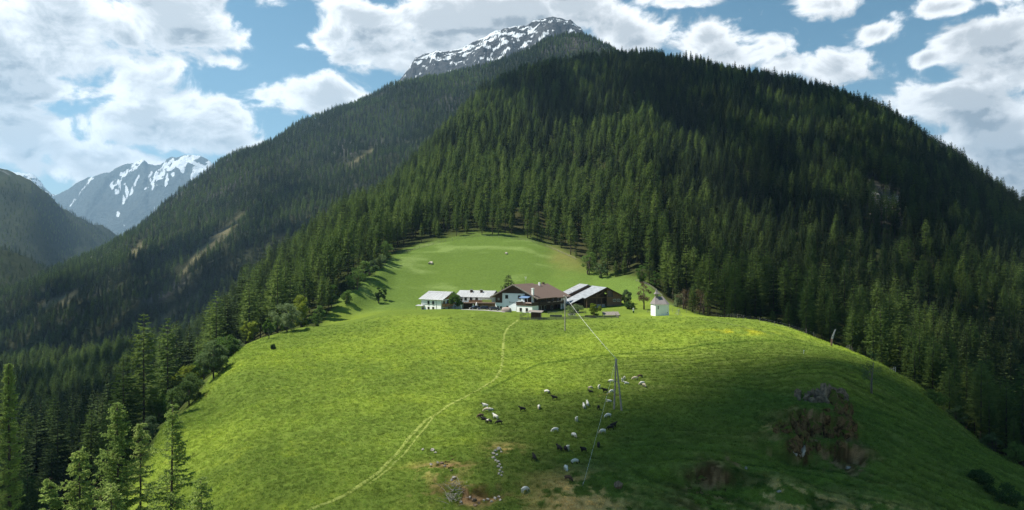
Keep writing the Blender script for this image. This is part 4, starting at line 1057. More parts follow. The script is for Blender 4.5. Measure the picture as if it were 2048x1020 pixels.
# --- farmhouse: big gable looking down the valley, long balcony side to the right
fb = base_at(1073, 272); fb.z = -21.9
FH = empty('farmhouse', fb, R(-35), 'big old farmhouse with white front, dark timber gable and brown roof', 'farmhouse')
b = MB(); b.box(-15.5, -5.2, -.25, .6, -1.5, 7.3); b.build('front_wall', M['plaster_shade'], FH)
b = MB(); b.box(-18.9, -15.52, -.15, .6, -1.5, 3.5); b.box(-18.9, -18.5, .6, 14, -1.5, 3.5); w_ = b.build('side_wall', M['plaster_shade'], FH)
b = MB()
b.prism([(-18.9, 3.52), (-15.52, 3.52), (-15.52, 7.32), (-5.18, 7.32), (-5.18, 3.2), (0, 3.2), (0, 6.2), (-9.5, 10.45), (-18.9, 6.0)], 0, .5)
b.box(-.4, 0, .5, 18.2, 3.2, 6.1); b.box(-18.9, -18.5, .5, 21.5, 3.52, 5.9)
b.prism([(-18.9, 0), (0, 0), (0, 6.1), (-9.5, 10.0), (-18.9, 5.9)], 21.5, 21.9); b.build('timber_wall', M['dark_wood'], FH)
b = MB(); b.box(-.35, .05, 17.6, 21.9, -1.5, 6.0); b.build('end_wall', M['plaster'], FH)
b = MB(); b.box(-2.6, -2.3, .6, 17.6, -1.5, 3.18); b.box(-5.1, -2.6, .6, .9, -1.5, 3.18); pw = b.build('porch_wall', M['dark_wood'], FH)
for y_ in (2.2, 4.2, 6.0):
    b = MB(); b.box(-2.29, -2.2, y_, y_ + 1.1, .5, 2.5); b.build('shutter', M['concrete'], FH)
for y_ in (9.5, 14.5): window(FH, y_, 1.6, 1.2, 1.5, -2.3, 'x', 'white_frame')
b = MB()
for y_ in (1.0, 5.0, 9.0, 13.0, 17.0): b.box(.95, 1.15, y_, y_ + .2, -1.5, 3.0)
b.build('porch_posts', M['dark_wood'], FH)
b = MB(); b.box(.003, 1.35, .2, 17.55, 2.95, 3.15)
for k in range(58): b.box(1.27, 1.33, .25 + k * .3, .25 + k * .3 + .22, 3.15, 4.15)
b.box(1.22, 1.38, .2, 17.55, 4.15, 4.27); bal = b.build('balcony', M['dark_wood'], FH)
b = MB()
for y_ in (5.5, 9.5, 12.0, 14.3): b.box(1.39, 1.62, y_, y_ + 1.7, 3.95, 4.25)
b.build('flower_box', M['flowers'], bal)
b = MB()
for y_ in (4.4, 10.5, 16.8): b.box(1.1, 1.25, y_, y_ + .15, 4.27, 5.75)
b.build('balcony_post', M['dark_wood'], bal)
for y_ in (3.5, 7.5, 11.5, 15.2): window(FH, y_, 5.0, 1.0, 1.1, 0, 'x', 'grey_wood', False)
# front extension with a terrace on top
b = MB(); b.box(-6.0, 1.0, -4.4, -.27, -1.5, 3.2); ext = b.build('front_extension', M['plaster'], FH)
b = MB(); b.box(-6.15, 1.15, -4.55, -.27, 3.2, 3.42); b.build('terrace_slab', M['dark_wood'], FH)
b = MB()
for k in range(24): b.box(-6.1 + k * .3, -6.1 + k * .3 + .22, -4.52, -4.46, 3.42, 4.4)
b.box(-6.15, 1.15, -4.56, -4.42, 4.4, 4.5); b.box(-6.13, -6.0, -4.4, -.3, 3.42, 4.45); b.box(1.0, 1.13, -4.4, -.3, 3.42, 4.45)
rail = b.build('terrace_railing', M['dark_wood'], FH)
b = MB(); b.box(-1.8, .8, -4.72, -4.57, 4.1, 4.5); b.build('flower_box', M['flowers'], rail)
window(FH, -4.1, 1.75, .8, 1.0, -4.4); window(FH, -1.4, 1.75, .8, 1.0, -4.4)
b = MB(); b.prism([(-.27, 6.7), (-3.6, 6.0), (-3.6, 5.9), (-.27, 6.6)], -5.6, -1.6, 'x'); aw = b.build('awning', M['blue_cloth'], FH)
b = MB(); b.bar((-5.5, -3.5, 3.42), (-5.5, -3.5, 5.95), .05); b.bar((-1.7, -3.5, 3.42), (-1.7, -3.5, 5.95), .05); b.build('awning_post', M['white_frame'], aw)
# chimneys
b = MB(); b.box(-1.6, -.85, -1.05, -.3, 3.42, 9.3); b.box(-1.68, -.77, -1.13, -.22, 9.3, 9.55); b.build('chimney', M['plaster'], FH)
window(FH, -13.4, 5.95, 1.15, 1.15, -.25); window(FH, -7.6, 5.95, 1.0, 1.15, -.25)
window(FH, -13.1, 1.85, .75, 1.05, -.25); window(FH, -8.2, 1.75, 1.3, 1.35, -.25)
window(FH, -17.6, 1.6, .75, 1.0, -.15); window(FH, -16.2, 1.6, .75, 1.0, -.15)
window(FH, -17.4, 4.9, .5, .55, 0, 'y', 'white_frame', False); window(FH, -5.8, 8.0, .6, .6, 0, 'y', 'grey_wood', False)
b = MB(); roof_plane(b, (-9.5, -1.7, 10.85), (-20.3, -1.7, 5.75), (-20.3, 12, 5.75), (-9.5, 12, 10.85), .3)
roof_plane(b, (-9.5, -1.7, 10.85), (1.75, -1.7, 5.75), (1.75, 12, 5.75), (-9.5, 12, 10.85), .3)
roof_plane(b, (-9.5, 12.002, 10.4), (-20.0, 12.002, 5.5), (-20.0, 22.8, 5.5), (-9.5, 22.8, 10.4), .3)
roof_plane(b, (-9.5, 12.002, 10.4), (1.75, 12.002, 5.55), (1.75, 22.8, 5.55), (-9.5, 22.8, 10.4), .3)
rf = b.build('roof', M['tile'], FH)
b = MB(); roof_plane(b, (-9.5, -1.85, 10.95), (-20.4, -1.85, 5.82), (-20.4, -1.703, 5.82), (-9.5, -1.703, 10.95), .42); roof_plane(b, (-9.5, -1.85, 10.95), (1.85, -1.85, 5.82), (1.85, -1.703, 5.82), (-9.5, -1.703, 10.95), .42); b.build('verge_board', M['grey_wood'], rf)
b = MB(); b.box(-8.6, -8.0, 14.5, 15.1, 9.6, 11.1); b.build('chimney', M['plaster'], rf)
b = MB(); b.box(-9.9, -9.1, 19.0, 19.9, 9.9, 10.95); b.build('chimney', M['dark_wood'], rf)
b = MB(); b.bar((-9.5, 7, 10.8), (-9.5, 7, 13.6), .035)
for k in range(4): b.bar((-10.1 + .1 * k, 7, 13.4 - k * .28), (-8.9 - .1 * k, 7, 13.4 - k * .28), .02)
b.build('aerial', M['steel'], rf)
cu = bpy.data.curves.new('lettering', 'FONT'); cu.body = 'Brandalm'; cu.size = 1.05; cu.extrude = .01; cu.align_x = 'CENTER'; cu.materials.append(M['letter'])
tmp_ = put(bpy.data.objects.new('lettering_text', cu)); dg_ = bpy.context.evaluated_depsgraph_get(); dg_.update()
lme = bpy.data.meshes.new_from_object(tmp_.evaluated_get(dg_)); bpy.data.objects.remove(tmp_)
lt = put(bpy.data.objects.new('lettering', lme), FH); lt.rotation_euler = (R(90), 0, 0); lt.location = (-10.3, -.275, 3.55)

# --- white guest house on the left, gable to the right
gb = base_at(882, 284); gb.z = -21.9
GH = empty('guest_house', gb, R(-35), 'white two storey guest house with pale tin roof at the left end', 'guest house')
GL, GW = 10.2, 11.0
b = MB(); b.box(-GL, 0, 0, GW, -1.5, 4.6); b.build('wall', M['plaster'], GH)
b = MB(); b.prism([(0, 4.6), (GW, 4.6), (GW / 2, 7.0)], -.3, .0, 'x'); b.prism([(0, 4.6), (GW, 4.6), (GW / 2, 7.0)], -GL, -GL + .3, 'x'); b.build('gable', M['orange_wood'], GH)
b = MB(); roof_plane(b, (-GL - .9, GW / 2, 7.45), (1.5, GW / 2, 7.45), (1.5, -.55, 4.62), (-GL - .9, -.55, 4.62), .16); roof_plane(b, (-GL - .9, GW / 2, 7.45), (1.5, GW / 2, 7.45), (1.5, GW + 1.0, 4.55), (-GL - .9, GW + 1.0, 4.55), .16)
for k in range(24): b.bar((-GL - .8 + k * .53, GW / 2 - .05, 7.47), (-GL - .8 + k * .53, -.53, 4.66), .03, n=4)
rf = b.build('roof', M['tin'], GH)
b = MB()
for k in range(15): b.box(-GL - .3 + k * .8, -GL - .1 + k * .8, 4.2, 4.3, 6.72, 7.0)
b.build('snow_guard', M['steel'], rf)
b = MB(); b.bar((-GL - .9, -.62, 4.5), (1.5, -.62, 4.5), .08); b.build('gutter', M['steel'], rf)
b = MB(); b.bar((-2.4, -.10, -1.0), (-2.4, -.10, 4.0), .06); b.bar((-2.4, -.10, 4.0), (-2.4, -.56, 4.45), .06); b.build('downpipe', M['steel'], GH)
for x_ in (-6.4, -4.0):
    window(GH, x_, 3.25, .8, 1.1, 0); window(GH, x_, .95, .8, 1.05, 0)
b = MB(); b.box(-9.7, -8.9, -.07, -.004, -.9, 1.2); b.build('door', M['orange_wood'], GH)
b = MB(); roof_plane(b, (-9.4 - 2.6, 0, 2.2), (-8.5, 0, 2.2), (-8.5, -1.6, 1.85), (-9.4 - 2.6, -1.6, 1.85), .1); po = b.build('porch_roof', M['tin'], GH)
b = MB(); b.bar((-11.6, -1.4, -1.2), (-11.6, -1.4, 1.85), .06); b.build('porch_post', M['orange_wood'], po)
b = MB(); b.box(.004, 1.4, .6, 8.5, 1.85, 2.0)
b.box(1.3, 1.38, .6, 8.5, 2.0, 3.0); b.box(.06, 1.3, .6, .68, 2.0, 3.0); bal = b.build('balcony', M['orange_wood'], GH)
b = MB()
for y_ in (.7, 4.4, 8.3): b.box(1.2, 1.36, y_, y_ + .16, -1.5, 1.85); b.box(1.2, 1.36, y_, y_ + .16, 3.0, 4.5)
b.build('balcony_post', M['orange_wood'], bal)
b = MB(); b.box(.004, .10, 1.2, 2.3, -.9, 1.2); b.build('door', M['dark_wood'], GH)
window(GH, 1.8, 3.2, .9, 1.3, 0, 'x'); window(GH, 4.2, 3.2, 1.2, 1.8, 0, 'x'); window(GH, 6.6, 3.2, .9, 1.3, 0, 'x'); window(GH, 5, .9, 1.2, 1.0, 0, 'x')

# --- long house with pale roof and two dark chimneys between guest house and farmhouse
lb = base_at(979, 293); lb.z = -21.8
LH = empty('long_house', lb, R(-20), 'long white house with pale tin roof and two dark chimneys', 'house')
b = MB(); b.box(-13.5, 0, 0, 9, -1.5, 4.9); b.build('wall', M['plaster'], LH)
b = MB(); b.box(-9.0, -.2, -.06, -.004, 2.6, 3.6); b.build('cladding', M['orange_wood'], LH)
b = MB(); b.prism([(0, 4.9), (9, 4.9), (4.5, 6.9)], -.3, 0, 'x'); b.build('gable', M['dark_wood'], LH)
b = MB(); roof_plane(b, (-15, 4.5, 7.3), (1.2, 4.5, 7.3), (1.2, -1.2, 4.85), (-15, -1.2, 4.85), .16); roof_plane(b, (-15, 4.5, 7.3), (1.2, 4.5, 7.3), (1.2, 10.2, 4.85), (-15, 10.2, 4.85), .16)
for k in range(30): b.bar((-14.9 + k * .55, 4.45, 7.32), (-14.9 + k * .55, -1.18, 4.89), .03, n=4)
rf = b.build('roof', M['tin'], LH)
for x_ in (-9.1, -4.7):
    b = MB(); b.box(x_ - .42, x_ + .42, 2.5, 3.4, 5.8, 7.6); ch = b.build('chimney', M['dark_wood'], rf)
    b = MB(); b.box(x_ - .52, x_ + .52, 2.4, 3.5, 7.6, 7.72); b.build('chimney_cap', M['tin'], ch)
for x_ in (-12.3, -10.4, -8.0, -5.6): window(LH, x_, 4.0, .9, 1.15, 0)
b = MB(); b.box(-13.5, .2, -1.6, -.07, 2.35, 2.55); b.box(-13.5, .2, -1.6, -1.54, 2.55, 2.75); bal = b.build('balcony', M['plaster'], LH)
b = MB(); b.box(-2.4, 1.6, -1.75, -1.62, 2.7, 4.0); b.build('privacy_screen', M['green_panel'], bal)
# --- brown shed with parking bay in front of the long house
sb = base_at(989, 286); sb.z = -21.8
SH = empty('garage', sb, R(-8), 'low brown boarded garage behind the parked cars', 'garage')
b = MB(); b.box(-8.2, 0, 0, 5, -1.2, 2.7); b.box(-13.2, -8.2, 3.4, 5, -1.2, 2.7); b.build('wall', M['barn_wood'], SH)
b = MB(); b.box(-13.6, .2, -.6, 5.3, 2.7, 2.95); b.build('roof', M['dark_wood'], SH)
b = MB(); b.box(-13.4, -13.0, -.3, 3.4, -1.2, 2.7); b.box(-8.6, -8.2, -.3, 0, -1.2, 2.7); b.build('pillar', M['plaster'], SH)
b = MB(); b.box(-18.6, -13.42, -.4, 4.5, -1.2, 2.5); b.build('side_wall', M['concrete'], SH)
b = MB(); b.box(-3.4, -2.2, -.06, -.004, -.1, 1.2); b.build('notice_board', M['green_panel'], SH)
b = MB(); b.box(-7.6, -6.7, -.08, -.004, -1.1, 1.3); b.build('door', M['orange_wood'], SH)

# --- barn with big patched tin roof and open hay gable, and the bright roofed barn behind
bb = base_at(1174, 284); bb.z = -21.5
BN = empty('barn', bb, R(14), 'dark weathered timber barn with open gable and grey tin roof', 'barn')
BW, BL = 14.4, 15.0; AX, AZ = 7.9, 8.9
b = MB(); b.prism([(8.2, -1.5), (BW, -1.5), (BW, 5.6), (AX + .3, 8.45), (8.2, 8.45)], 0, .3); b.box(BW - .3, BW, .3, BL, -1.5, 5.6); b.box(0, BW, BL, BL + .3, -1.5, 5.4); b.build('board_wall', M['barn_wood'], BN)
b = MB(); b.prism([(0, -1.5), (8.17, -1.5), (8.17, 8.3), (AX, 8.4), (0, 5.0)], 2.2, 2.5); b.box(-.3, 0, 2.2, BL, -1.5, 4.9); b.build('inner_wall', M['dark_wood'], BN)
b = MB()
b.bar((0, .15, -1.5), (0, .15, 4.9), .16); b.bar((4.1, .15, -1.5), (4.1, .15, 6.7), .14); b.bar((8.1, .15, 4.9), (0, .15, 4.9), .15); b.bar((4.1, .15, 4.9), (7.9, .15, 8.2), .12); b.bar((2.2, .1, 5.0), (6.4, .1, 6.6), .10)
b.bar((0, .15, 2.4), (8.1, .15, 2.4), .13); b.bar((2, .15, -1.5), (2, .15, 2.4), .12); b.bar((6, .15, -1.5), (6, .15, 4.9), .12); b.build('beam', M['barn_wood'], BN)
b = MB(); b.box(8.6, 10.8, -.05, -.004, 5.0, 7.6); b.build('hay_door', M['glass'], BN)
for x_ in (11.4, 13.1): window(BN, x_, 3.75, 1.0, .8, 0, 'y', 'white_frame', False)
b = MB(); b.box(8.3, 11.0, -.05, -.004, -1.2, 1.6); b.build('stable_door', M['glass'], BN)
b = MB(); b.box(8.2, BW + .02, -.10, -.055, 1.72, 1.95); b.build('sill_beam', M['grey_wood'], BN)
b = MB(); roof_plane(b, (AX, -1.0, AZ), (AX, BL + .8, AZ), (-1.0, BL + .8, 4.75), (-1.0, -1.0, 4.75), .18)
roof_plane(b, (AX, -1.0, AZ), (AX, BL + .8, AZ), (BW + 1.0, BL + .8, 5.2), (BW + 1.0, -1.0, 5.2), .18)
roof_plane(b, (-1.002, 2.6, 4.75), (-1.002, BL + .8, 4.75), (-6.2, BL + .8, 2.3), (-6.2, 2.6, 2.3), .16)
rf = b.build('roof', M['old_tin'], BN)
b = MB(); b.box(-5.4, -.32, 3.6, 3.9, .4, 2.55); b.box(-5.4, -5.1, 3.9, BL, -1.5, 2.2); b.build('lean_to', M['log_wood'], BN)
b = MB(); roof_plane(b, (AX + .05, -1.12, AZ + .06), (AX + .05, -1.003, AZ + .06), (BW + 1.1, -1.003, 5.22), (BW + 1.1, -1.12, 5.22), .34); roof_plane(b, (AX - .05, -1.12, AZ + .06), (AX - .05, -1.003, AZ + .06), (-1.1, -1.003, 4.78), (-1.1, -1.12, 4.78), .34); b.build('verge_board', M['dark_wood'], rf)
b = MB(); b.add([(2.0, -1.2, -1.2), (8, -1.2, -1.2), (8, 2.2, -1.2), (2, 2.2, -1.2), (2.6, 1.8, 2.2), (8, 1.8, 2.2), (8, 2.2, 2.3), (2.6, 2.2, 2.3)], [(0,1,5,4),(4,5,6,7),(1,2,6,5),(3,0,4,7)]); b.build('stone_ramp', M['concrete'], BN)
b2 = base_at(1166, 300); b2.z = -20.6
B2 = empty('barn', b2, R(14), 'smaller barn with bright tin roof half hidden behind big barn', 'barn')
b = MB(); b.box(-7.6, 3.6, 0, 9, -1.5, 4.0); b.prism([(-7.6, 4.0), (3.6, 4.0), (3.6, 7.4), (1.6, 8.3)], 0, .3); b.build('wall', M['barn_wood'], B2)
b = MB(); roof_plane(b, (2.0, -.8, 8.5), (2.0, 10, 8.5), (-9.0, 10, 3.5), (-9.0, -.8, 3.5), .18); roof_plane(b, (2.0, -.8, 8.5), (2.0, 10, 8.5), (4.6, 10, 7.2), (4.6, -.8, 7.2), .18)
for k in range(14): b.bar((2.0, -.7 + k * .8, 8.52), (-9.0, -.7 + k * .8, 3.54), .03, n=4)
b.build('roof', M['tin'], B2)

# --- chapel
cb = base_at(1339, 258); cb.z = -20.7
CH = empty('chapel', cb, R(10), 'small white chapel with grey shingle roof and little bell turret', 'chapel'); CH.scale = (.87, .87, .98)
CW, CL = 6.0, 5.2                                   # length to the left, depth
apse = [(-CW, 0), (-1.3, -.35), (0, .55), (0, CL - .6), (-1.3, CL), (-CW, CL)]
b = MB(); b.prism(apse, -1.5, 3.45, 'z'); b.build('wall', M['plaster'], CH)
ov = [(-CW - .35, -.35), (-1.2, -.75), (.4, .4), (.4, CL - .4), (-1.2, CL + .4), (-CW - .35, CL + .35)]
b = MB(); vs = [(x_, y_, 3.35) for x_, y_ in ov] + [(-CW + .8, CL / 2, 6.15), (-1.9, CL / 2, 6.15)]
b.add(vs, [(0, 1, 7, 6), (1, 2, 7), (2, 3, 7), (3, 4, 7), (4, 5, 6, 7), (5, 0, 6), (5, 4, 3, 2, 1, 0)]); rf = b.build('roof', M['shingle'], CH)
b = MB(); tx, ty = -CW + 1.5, CL / 2
for dx, dy in ((-.45, -.45), (.45, -.45), (.45, .45), (-.45, .45)): b.box(tx + dx - .09, tx + dx + .09, ty + dy - .09, ty + dy + .09, 6.05, 7.05)
b.box(tx - .56, tx + .56, ty - .56, ty + .56, 5.4, 6.05); tu = b.build('bell_turret', M['grey_wood'], CH)
b = MB(); b.add([(tx + sx * .95, ty + sy * .95, 7.0) for sx, sy in ((-1, -1), (1, -1), (1, 1), (-1, 1))] + [(tx + sx * .42, ty + sy * .42, 7.75) for sx, sy in ((-1, -1), (1, -1), (1, 1), (-1, 1))] + [(tx, ty, 9.0)],
                [(0,1,5,4),(1,2,6,5),(2,3,7,6),(3,0,4,7),(4,5,8),(5,6,8),(6,7,8),(7,4,8),(3,2,1,0)]); b.build('spire', M['shingle'], tu)
b = MB(); b.tube([(tx, ty, 6.9), (tx, ty, 6.6), (tx, ty, 6.35), (tx, ty, 6.3)], [.06, .16, .24, .27], 10); b.build('bell', M['steel'], tu)
b = MB(); b.prism([(-5.0, 1.65), (-4.6, 1.65), (-4.6, 2.65), (-4.7, 2.85), (-4.9, 2.85), (-5.0, 2.65)], -.10, -.05); b.build('window', M['glass'], CH)
b = MB(); b.box(-1.2, -.9, -.33, -.2, .25, .45); b.build('vent', M['glass'], CH)

# --- gravel yard, hut, garden fences
def ground_strip(name, pts, width, m, lift=.05, n=160, kind='structure', cat=None, label=None):
    """a strip laid on the ground, following it"""
    P = np.array([(p.x, p.y) for p in pts]); s = np.r_[0, np.cumsum(np.hypot(*np.diff(P, axis=0).T))]
    t = np.linspace(0, s[-1], n); x = pchip(s, P[:, 0], t); y = pchip(s, P[:, 1], t)
    dx, dy = np.gradient(x), np.gradient(y); l = np.hypot(dx, dy); nx, ny = -dy / l, dx / l
    q = np.random.default_rng(len(name)); wv = width / 2 * (1 + .18 * fbm(t * .4, t * 0, 3, 5))
    A = []
    for f in np.linspace(-1, 1, 5):
        xx, yy = x + nx * wv * f, y + ny * wv * f; A.append(np.stack([xx, yy, HILL.z(xx, yy) + lift * (1 - .55 * f * f)], 1))
    co = np.stack(A, 1).reshape(-1, 3); i = np.arange(n - 1)[:, None] * 5 + np.arange(4)[None]
    me = np_mesh(name, co, np.stack([i, i + 1, i + 6, i + 5], -1).reshape(-1, 4)); me.materials.append(m)
    o = put(bpy.data.objects.new(name, me)); return tag(o, label, cat, kind=kind)
M['path'] = mat('trodden_grass', (.185, .215, .042), .95, 1.2, .35, .3, col2=(.13, .165, .028))
M['track'] = mat('worn_track', (.09, .12, .022), .95, 1.2, .35)
ground_strip('path', [at(*p) for p in ((1036, 640), (1020, 652), (1008, 672), (1006, 700), (1004, 730), (990, 758), (960, 778), (925, 797), (885, 820), (850, 842), (825, 868), (800, 900), (760, 942), (710, 978), (660, 1004), (600, 1030))], .68, M['path'], .06, 420)
ground_strip('path', [at(*p) for p in ((866, 836), (842, 866), (815, 900), (775, 940), (738, 968))], .42, M['path'], .05, 200)
ground_strip('path', [at(*p) for p in ((1348, 626), (1400, 636), (1470, 650), (1540, 666), (1600, 681), (1664, 694))], .7, M['track'], .05, 200)
ground_strip('gravel_yard', [at_d(p, d) for p, d in ((925, 274.5), (950, 274), (975, 273), (1000, 271), (1016, 270))], 9, M['gravel'], .08, 60)

def fence(name, pts, h, post_r, rails, rail_r, m, label, cat='fence', spacing=2.5, group=None, boards=0.0, wire=None):
    P = np.array([(p.x, p.y) for p in pts]); s = np.r_[0, np.cumsum(np.hypot(*np.diff(P, axis=0).T))]
    n = max(2, int(s[-1] / spacing) + 1); t = np.linspace(0, s[-1], n)
    X_ = np.interp(t, s, P[:, 0]); Y_ = np.interp(t, s, P[:, 1])
    r = empty(name, (X_[0], Y_[0], gz(X_[0], Y_[0])), 0, label, cat, group); o_ = r.location
    V = [Vector((a, c, gz(a, c))) - o_ for a, c in zip(X_, Y_)]; rr = random.Random(len(label))
    for v in V:
        b = MB(); hh = h * rr.uniform(.9, 1.1); b.bar(v - Vector((0, 0, .4)), v + Vector((rr.uniform(-.05, .05), 0, hh)), post_r, post_r * .8, 5); b.build('post', m, r)
    for k in range(rails):
        b = MB(); z = h * (k + .75) / (rails + .25)
        for a, c in zip(V[:-1], V[1:]):
            a2, c2 = a + Vector((0, -post_r - rail_r, z + rr.uniform(-.03, .03))), c + Vector((0, -post_r - rail_r, z + rr.uniform(-.03, .03)))
            if boards: 
                u = Vector((0, 0, boards)); w = Vector((0, .03, 0)); b.add([a2 - u, c2 - u, c2 + u, a2 + u, a2 - u + w, c2 - u + w, c2 + u + w, a2 + u + w], [(0,1,2,3),(7,6,5,4),(0,4,5,1),(1,5,6,2),(2,6,7,3),(3,7,4,0)])
            else: b.bar(a2, c2, rail_r, n=4)
        b.build('rail', wire or m, r)
    return r
fence('garden_fence', [at(*p) for p in ((1040, 640), (1065, 641), (1092, 640), (1125, 639), (1160, 638), (1195, 637), (1237, 636))], 1.0, .07, 3, .04, M['grey_wood'], 'long grey wooden fence along the front of the farm garden', boards=.09)
fence('garden_fence', [at_d(1236, 256), at_d(1231, 262), at_d(1226, 270)], 1.1, .07, 3, .04, M['grey_wood'], 'short grey fence closing the right end of the farm garden', boards=.07)
fence('garden_fence', [at_d(1096, 266), at_d(1120, 268), at_d(1150, 269), at_d(1172, 270)], 1.0, .06, 3, .03, M['grey_wood'], 'grey fence between farmhouse porch and the garden', boards=.08)
fence('garden_fence', [at_d(1040, 253), at_d(1052, 260)], 1.0, .06, 2, .03, M['grey_wood'], 'short grey fence at left corner of the farm garden', boards=.09)
fence('wire_fence', [at(*p) for p in ((1345, 625), (1380, 627), (1430, 632), (1480, 639), (1530, 647), (1580, 659), (1625, 673), (1665, 688), (1700, 702), (1735, 716))], 1.7, .055, 3, .012, M['grey_wood'], 'pasture fence of slim posts and wire along the right skyline', spacing=5.2, wire=M['steel'])
fence('wood_edge_fence', [at_d(p, d - 3) for p, d in ((800, 402), (840, 416), (870, 427), (920, 433), (960, 437), (1030, 433), (1100, 427), (1130, 412), (1152, 400))], 1.2, .08, 2, .06, M['grey_wood'], 'old rail fence along the wood at the top of the upper meadow', spacing=4)
fence('wood_edge_fence', [at_d(p, d) for p, d in ((1272, 334), (1290, 328), (1310, 320), (1325, 312))], 1.2, .08, 2, .06, M['grey_wood'], 'pale rail fence at the wood edge above the chapel', spacing=3)
# animal hut
hb = at_d(1073, 252)
HT = empty('hut', hb, R(-14), 'small brown wooden hut with pale flat roof in the farm garden', 'hut')
b = MB(); b.box(-1.7, 1.5, -1.2, 1.2, -.5, 2.05); b.build('wall', M['log_wood'], HT)
b = MB(); roof_plane(b, (-2.9, -1.9, 2.35), (2.2, -1.9, 2.2), (2.2, 1.8, 2.6), (-2.9, 1.8, 2.75), .14); b.build('roof', M['grey_wood'], HT)
b = MB(); b.box(1.503, 1.56, -.8, .3, -.3, 1.7); b.build('door', M['orange_wood'], HT)
b = MB(); b.bar((-2.6, -1.6, -.5), (-2.6, -1.6, 2.25), .07); b.bar((2.0, -1.6, -.5), (2.0, -1.6, 2.1), .07); b.build('post', M['grey_wood'], HT)
# raised beds and table clutter of the garden
for px, D, w, d, h, m, nm, lab, cat in ((1112, 256, 4.2, 1.2, .7, 'grey_wood', 'planter_box', 'long low grey plank planter left of the wire pole', 'planter'), (1180, 259, 3.6, 1.3, .65, 'dark_wood', 'planter_box', 'dark plank planter under the garden bush', 'planter'),
                                       (1140, 262, 2.0, .8, .75, 'grey_wood', 'garden_table', 'weathered garden table with benches near the wire pole', 'table'), (1300, 268, 2.4, .5, .5, 'grey_wood', 'bench', 'low grey bench under the bronze tree by the chapel', 'bench')):
    p = at_d(px, D); r = empty(nm, p, R(-5), lab, cat)
    if 'planter' in nm:
        b = MB(); b.box(-w/2, w/2, -d/2, -d/2 + .08, -.3, h); b.box(-w/2, w/2, d/2 - .08, d/2, -.3, h); b.box(-w/2, -w/2 + .08, -d/2 + .08, d/2 - .08, -.3, h); b.box(w/2 - .08, w/2, -d/2 + .08, d/2 - .08, -.3, h); b.build('planks', M[m], r)
        b = MB(); b.box(-w/2 + .09, w/2 - .09, -d/2 + .09, d/2 - .09, 0, h - .1); b.build('soil', M['dark_wood'], r)
    else:
        b = MB(); b.box(-w/2, w/2, -d/2, d/2, h - .06, h); b.build('top', M[m], r)
        for sx in (-1, 1):
            b = MB(); b.box(sx * w * .4 - .05, sx * w * .4 + .05, -d * .4, d * .4, -.3, h - .063); b.build('leg', M[m], r)
        if nm == 'garden_table':
            for sy in (-1, 1): b = MB(); b.box(-w/2, w/2, sy * 1.0 - .15, sy * 1.0 + .15, .38, .44); b.box(-w/2 + .2, -w/2 + .3, sy * 1.0 - .12, sy * 1.0 + .12, -.3, .377); b.box(w/2 - .3, w/2 - .2, sy * 1.0 - .12, sy * 1.0 + .12, -.3, .377); b.build('seat', M[m], r)
p = at_d(1222, 262); r = empty('cold_frame', p, R(8), 'slanted grey plank frame at the right end of the garden', 'cold frame')
b = MB(); b.add([(-3, -1, .5), (3, -1, .5), (3, 1.2, 1.6), (-3, 1.2, 1.6), (-3, -1, .42), (3, -1, .42), (3, 1.2, 1.52), (-3, 1.2, 1.52)], [(0,1,2,3),(7,6,5,4),(0,4,5,1),(1,5,6,2),(2,6,7,3),(3,7,4,0)]); b.build('lid', M['grey_wood'], r)
b = MB(); b.box(-2.9, -2.75, -.9, -.75, -.4, .42); b.box(2.75, 2.9, -.9, -.75, -.4, .42); b.box(-2.9, -2.75, 1.0, 1.15, -.4, 1.4); b.box(2.75, 2.9, 1.0, 1.15, -.4, 1.4); b.build('leg', M['grey_wood'], r)
tree_at(1190, 633, 28, 24, 'yellow_leaf', 'rounded yellow-green bush in the middle of farm garden', 'bush', 'bush', trunk_h=.05, stems=3, D=262)
tree_at(910, 622, 33, 30, 'leaf', 'leafy fruit tree in front of the guest house gable', trunk_h=.15, dens=1.2, D=277)
tree_at(1150, 613, 16, 34, 'silver_leaf', 'pale green garden bush below the barn lean-to', 'bush', 'bush', trunk_h=.05, stems=4, D=272)
# ------------------------------------------------------------------ wool and sheep
M['wool_white'] = mat('white_wool', (.66, .62, .54), .95, 9, .2, .6)
M['wool_cream'] = mat('cream_wool', (.50, .42, .30), .95, 9, .25, .6)
M['wool_brown'] = mat('brown_wool', (.095, .058, .036), .95, 9, .3, .6)
M['wool_black'] = mat('black_wool', (.020, .017, .016), .95, 9, .3, .6)
def skin_mesh(name, verts, edges, radii, flat=1.0):
    me = bpy.data.meshes.new(name); me.from_pydata(verts, edges, [])
    o = bpy.data.objects.new(name, me); COL.objects.link(o)
    md = o.modifiers.new('skin', 'SKIN'); md.use_smooth_shade = True
    sv = me.skin_vertices[0].data
    for i, r in enumerate(radii): sv[i].radius = (r, r * flat)
    sv[0].use_root = True
    ss = o.modifiers.new('sub', 'SUBSURF'); ss.levels = 1; ss.render_levels = 1
    dg = bpy.context.evaluated_depsgraph_get(); dg.update()
    out = bpy.data.meshes.new_from_object(o.evaluated_get(dg)); out.name = name
    bpy.data.objects.remove(o); return out
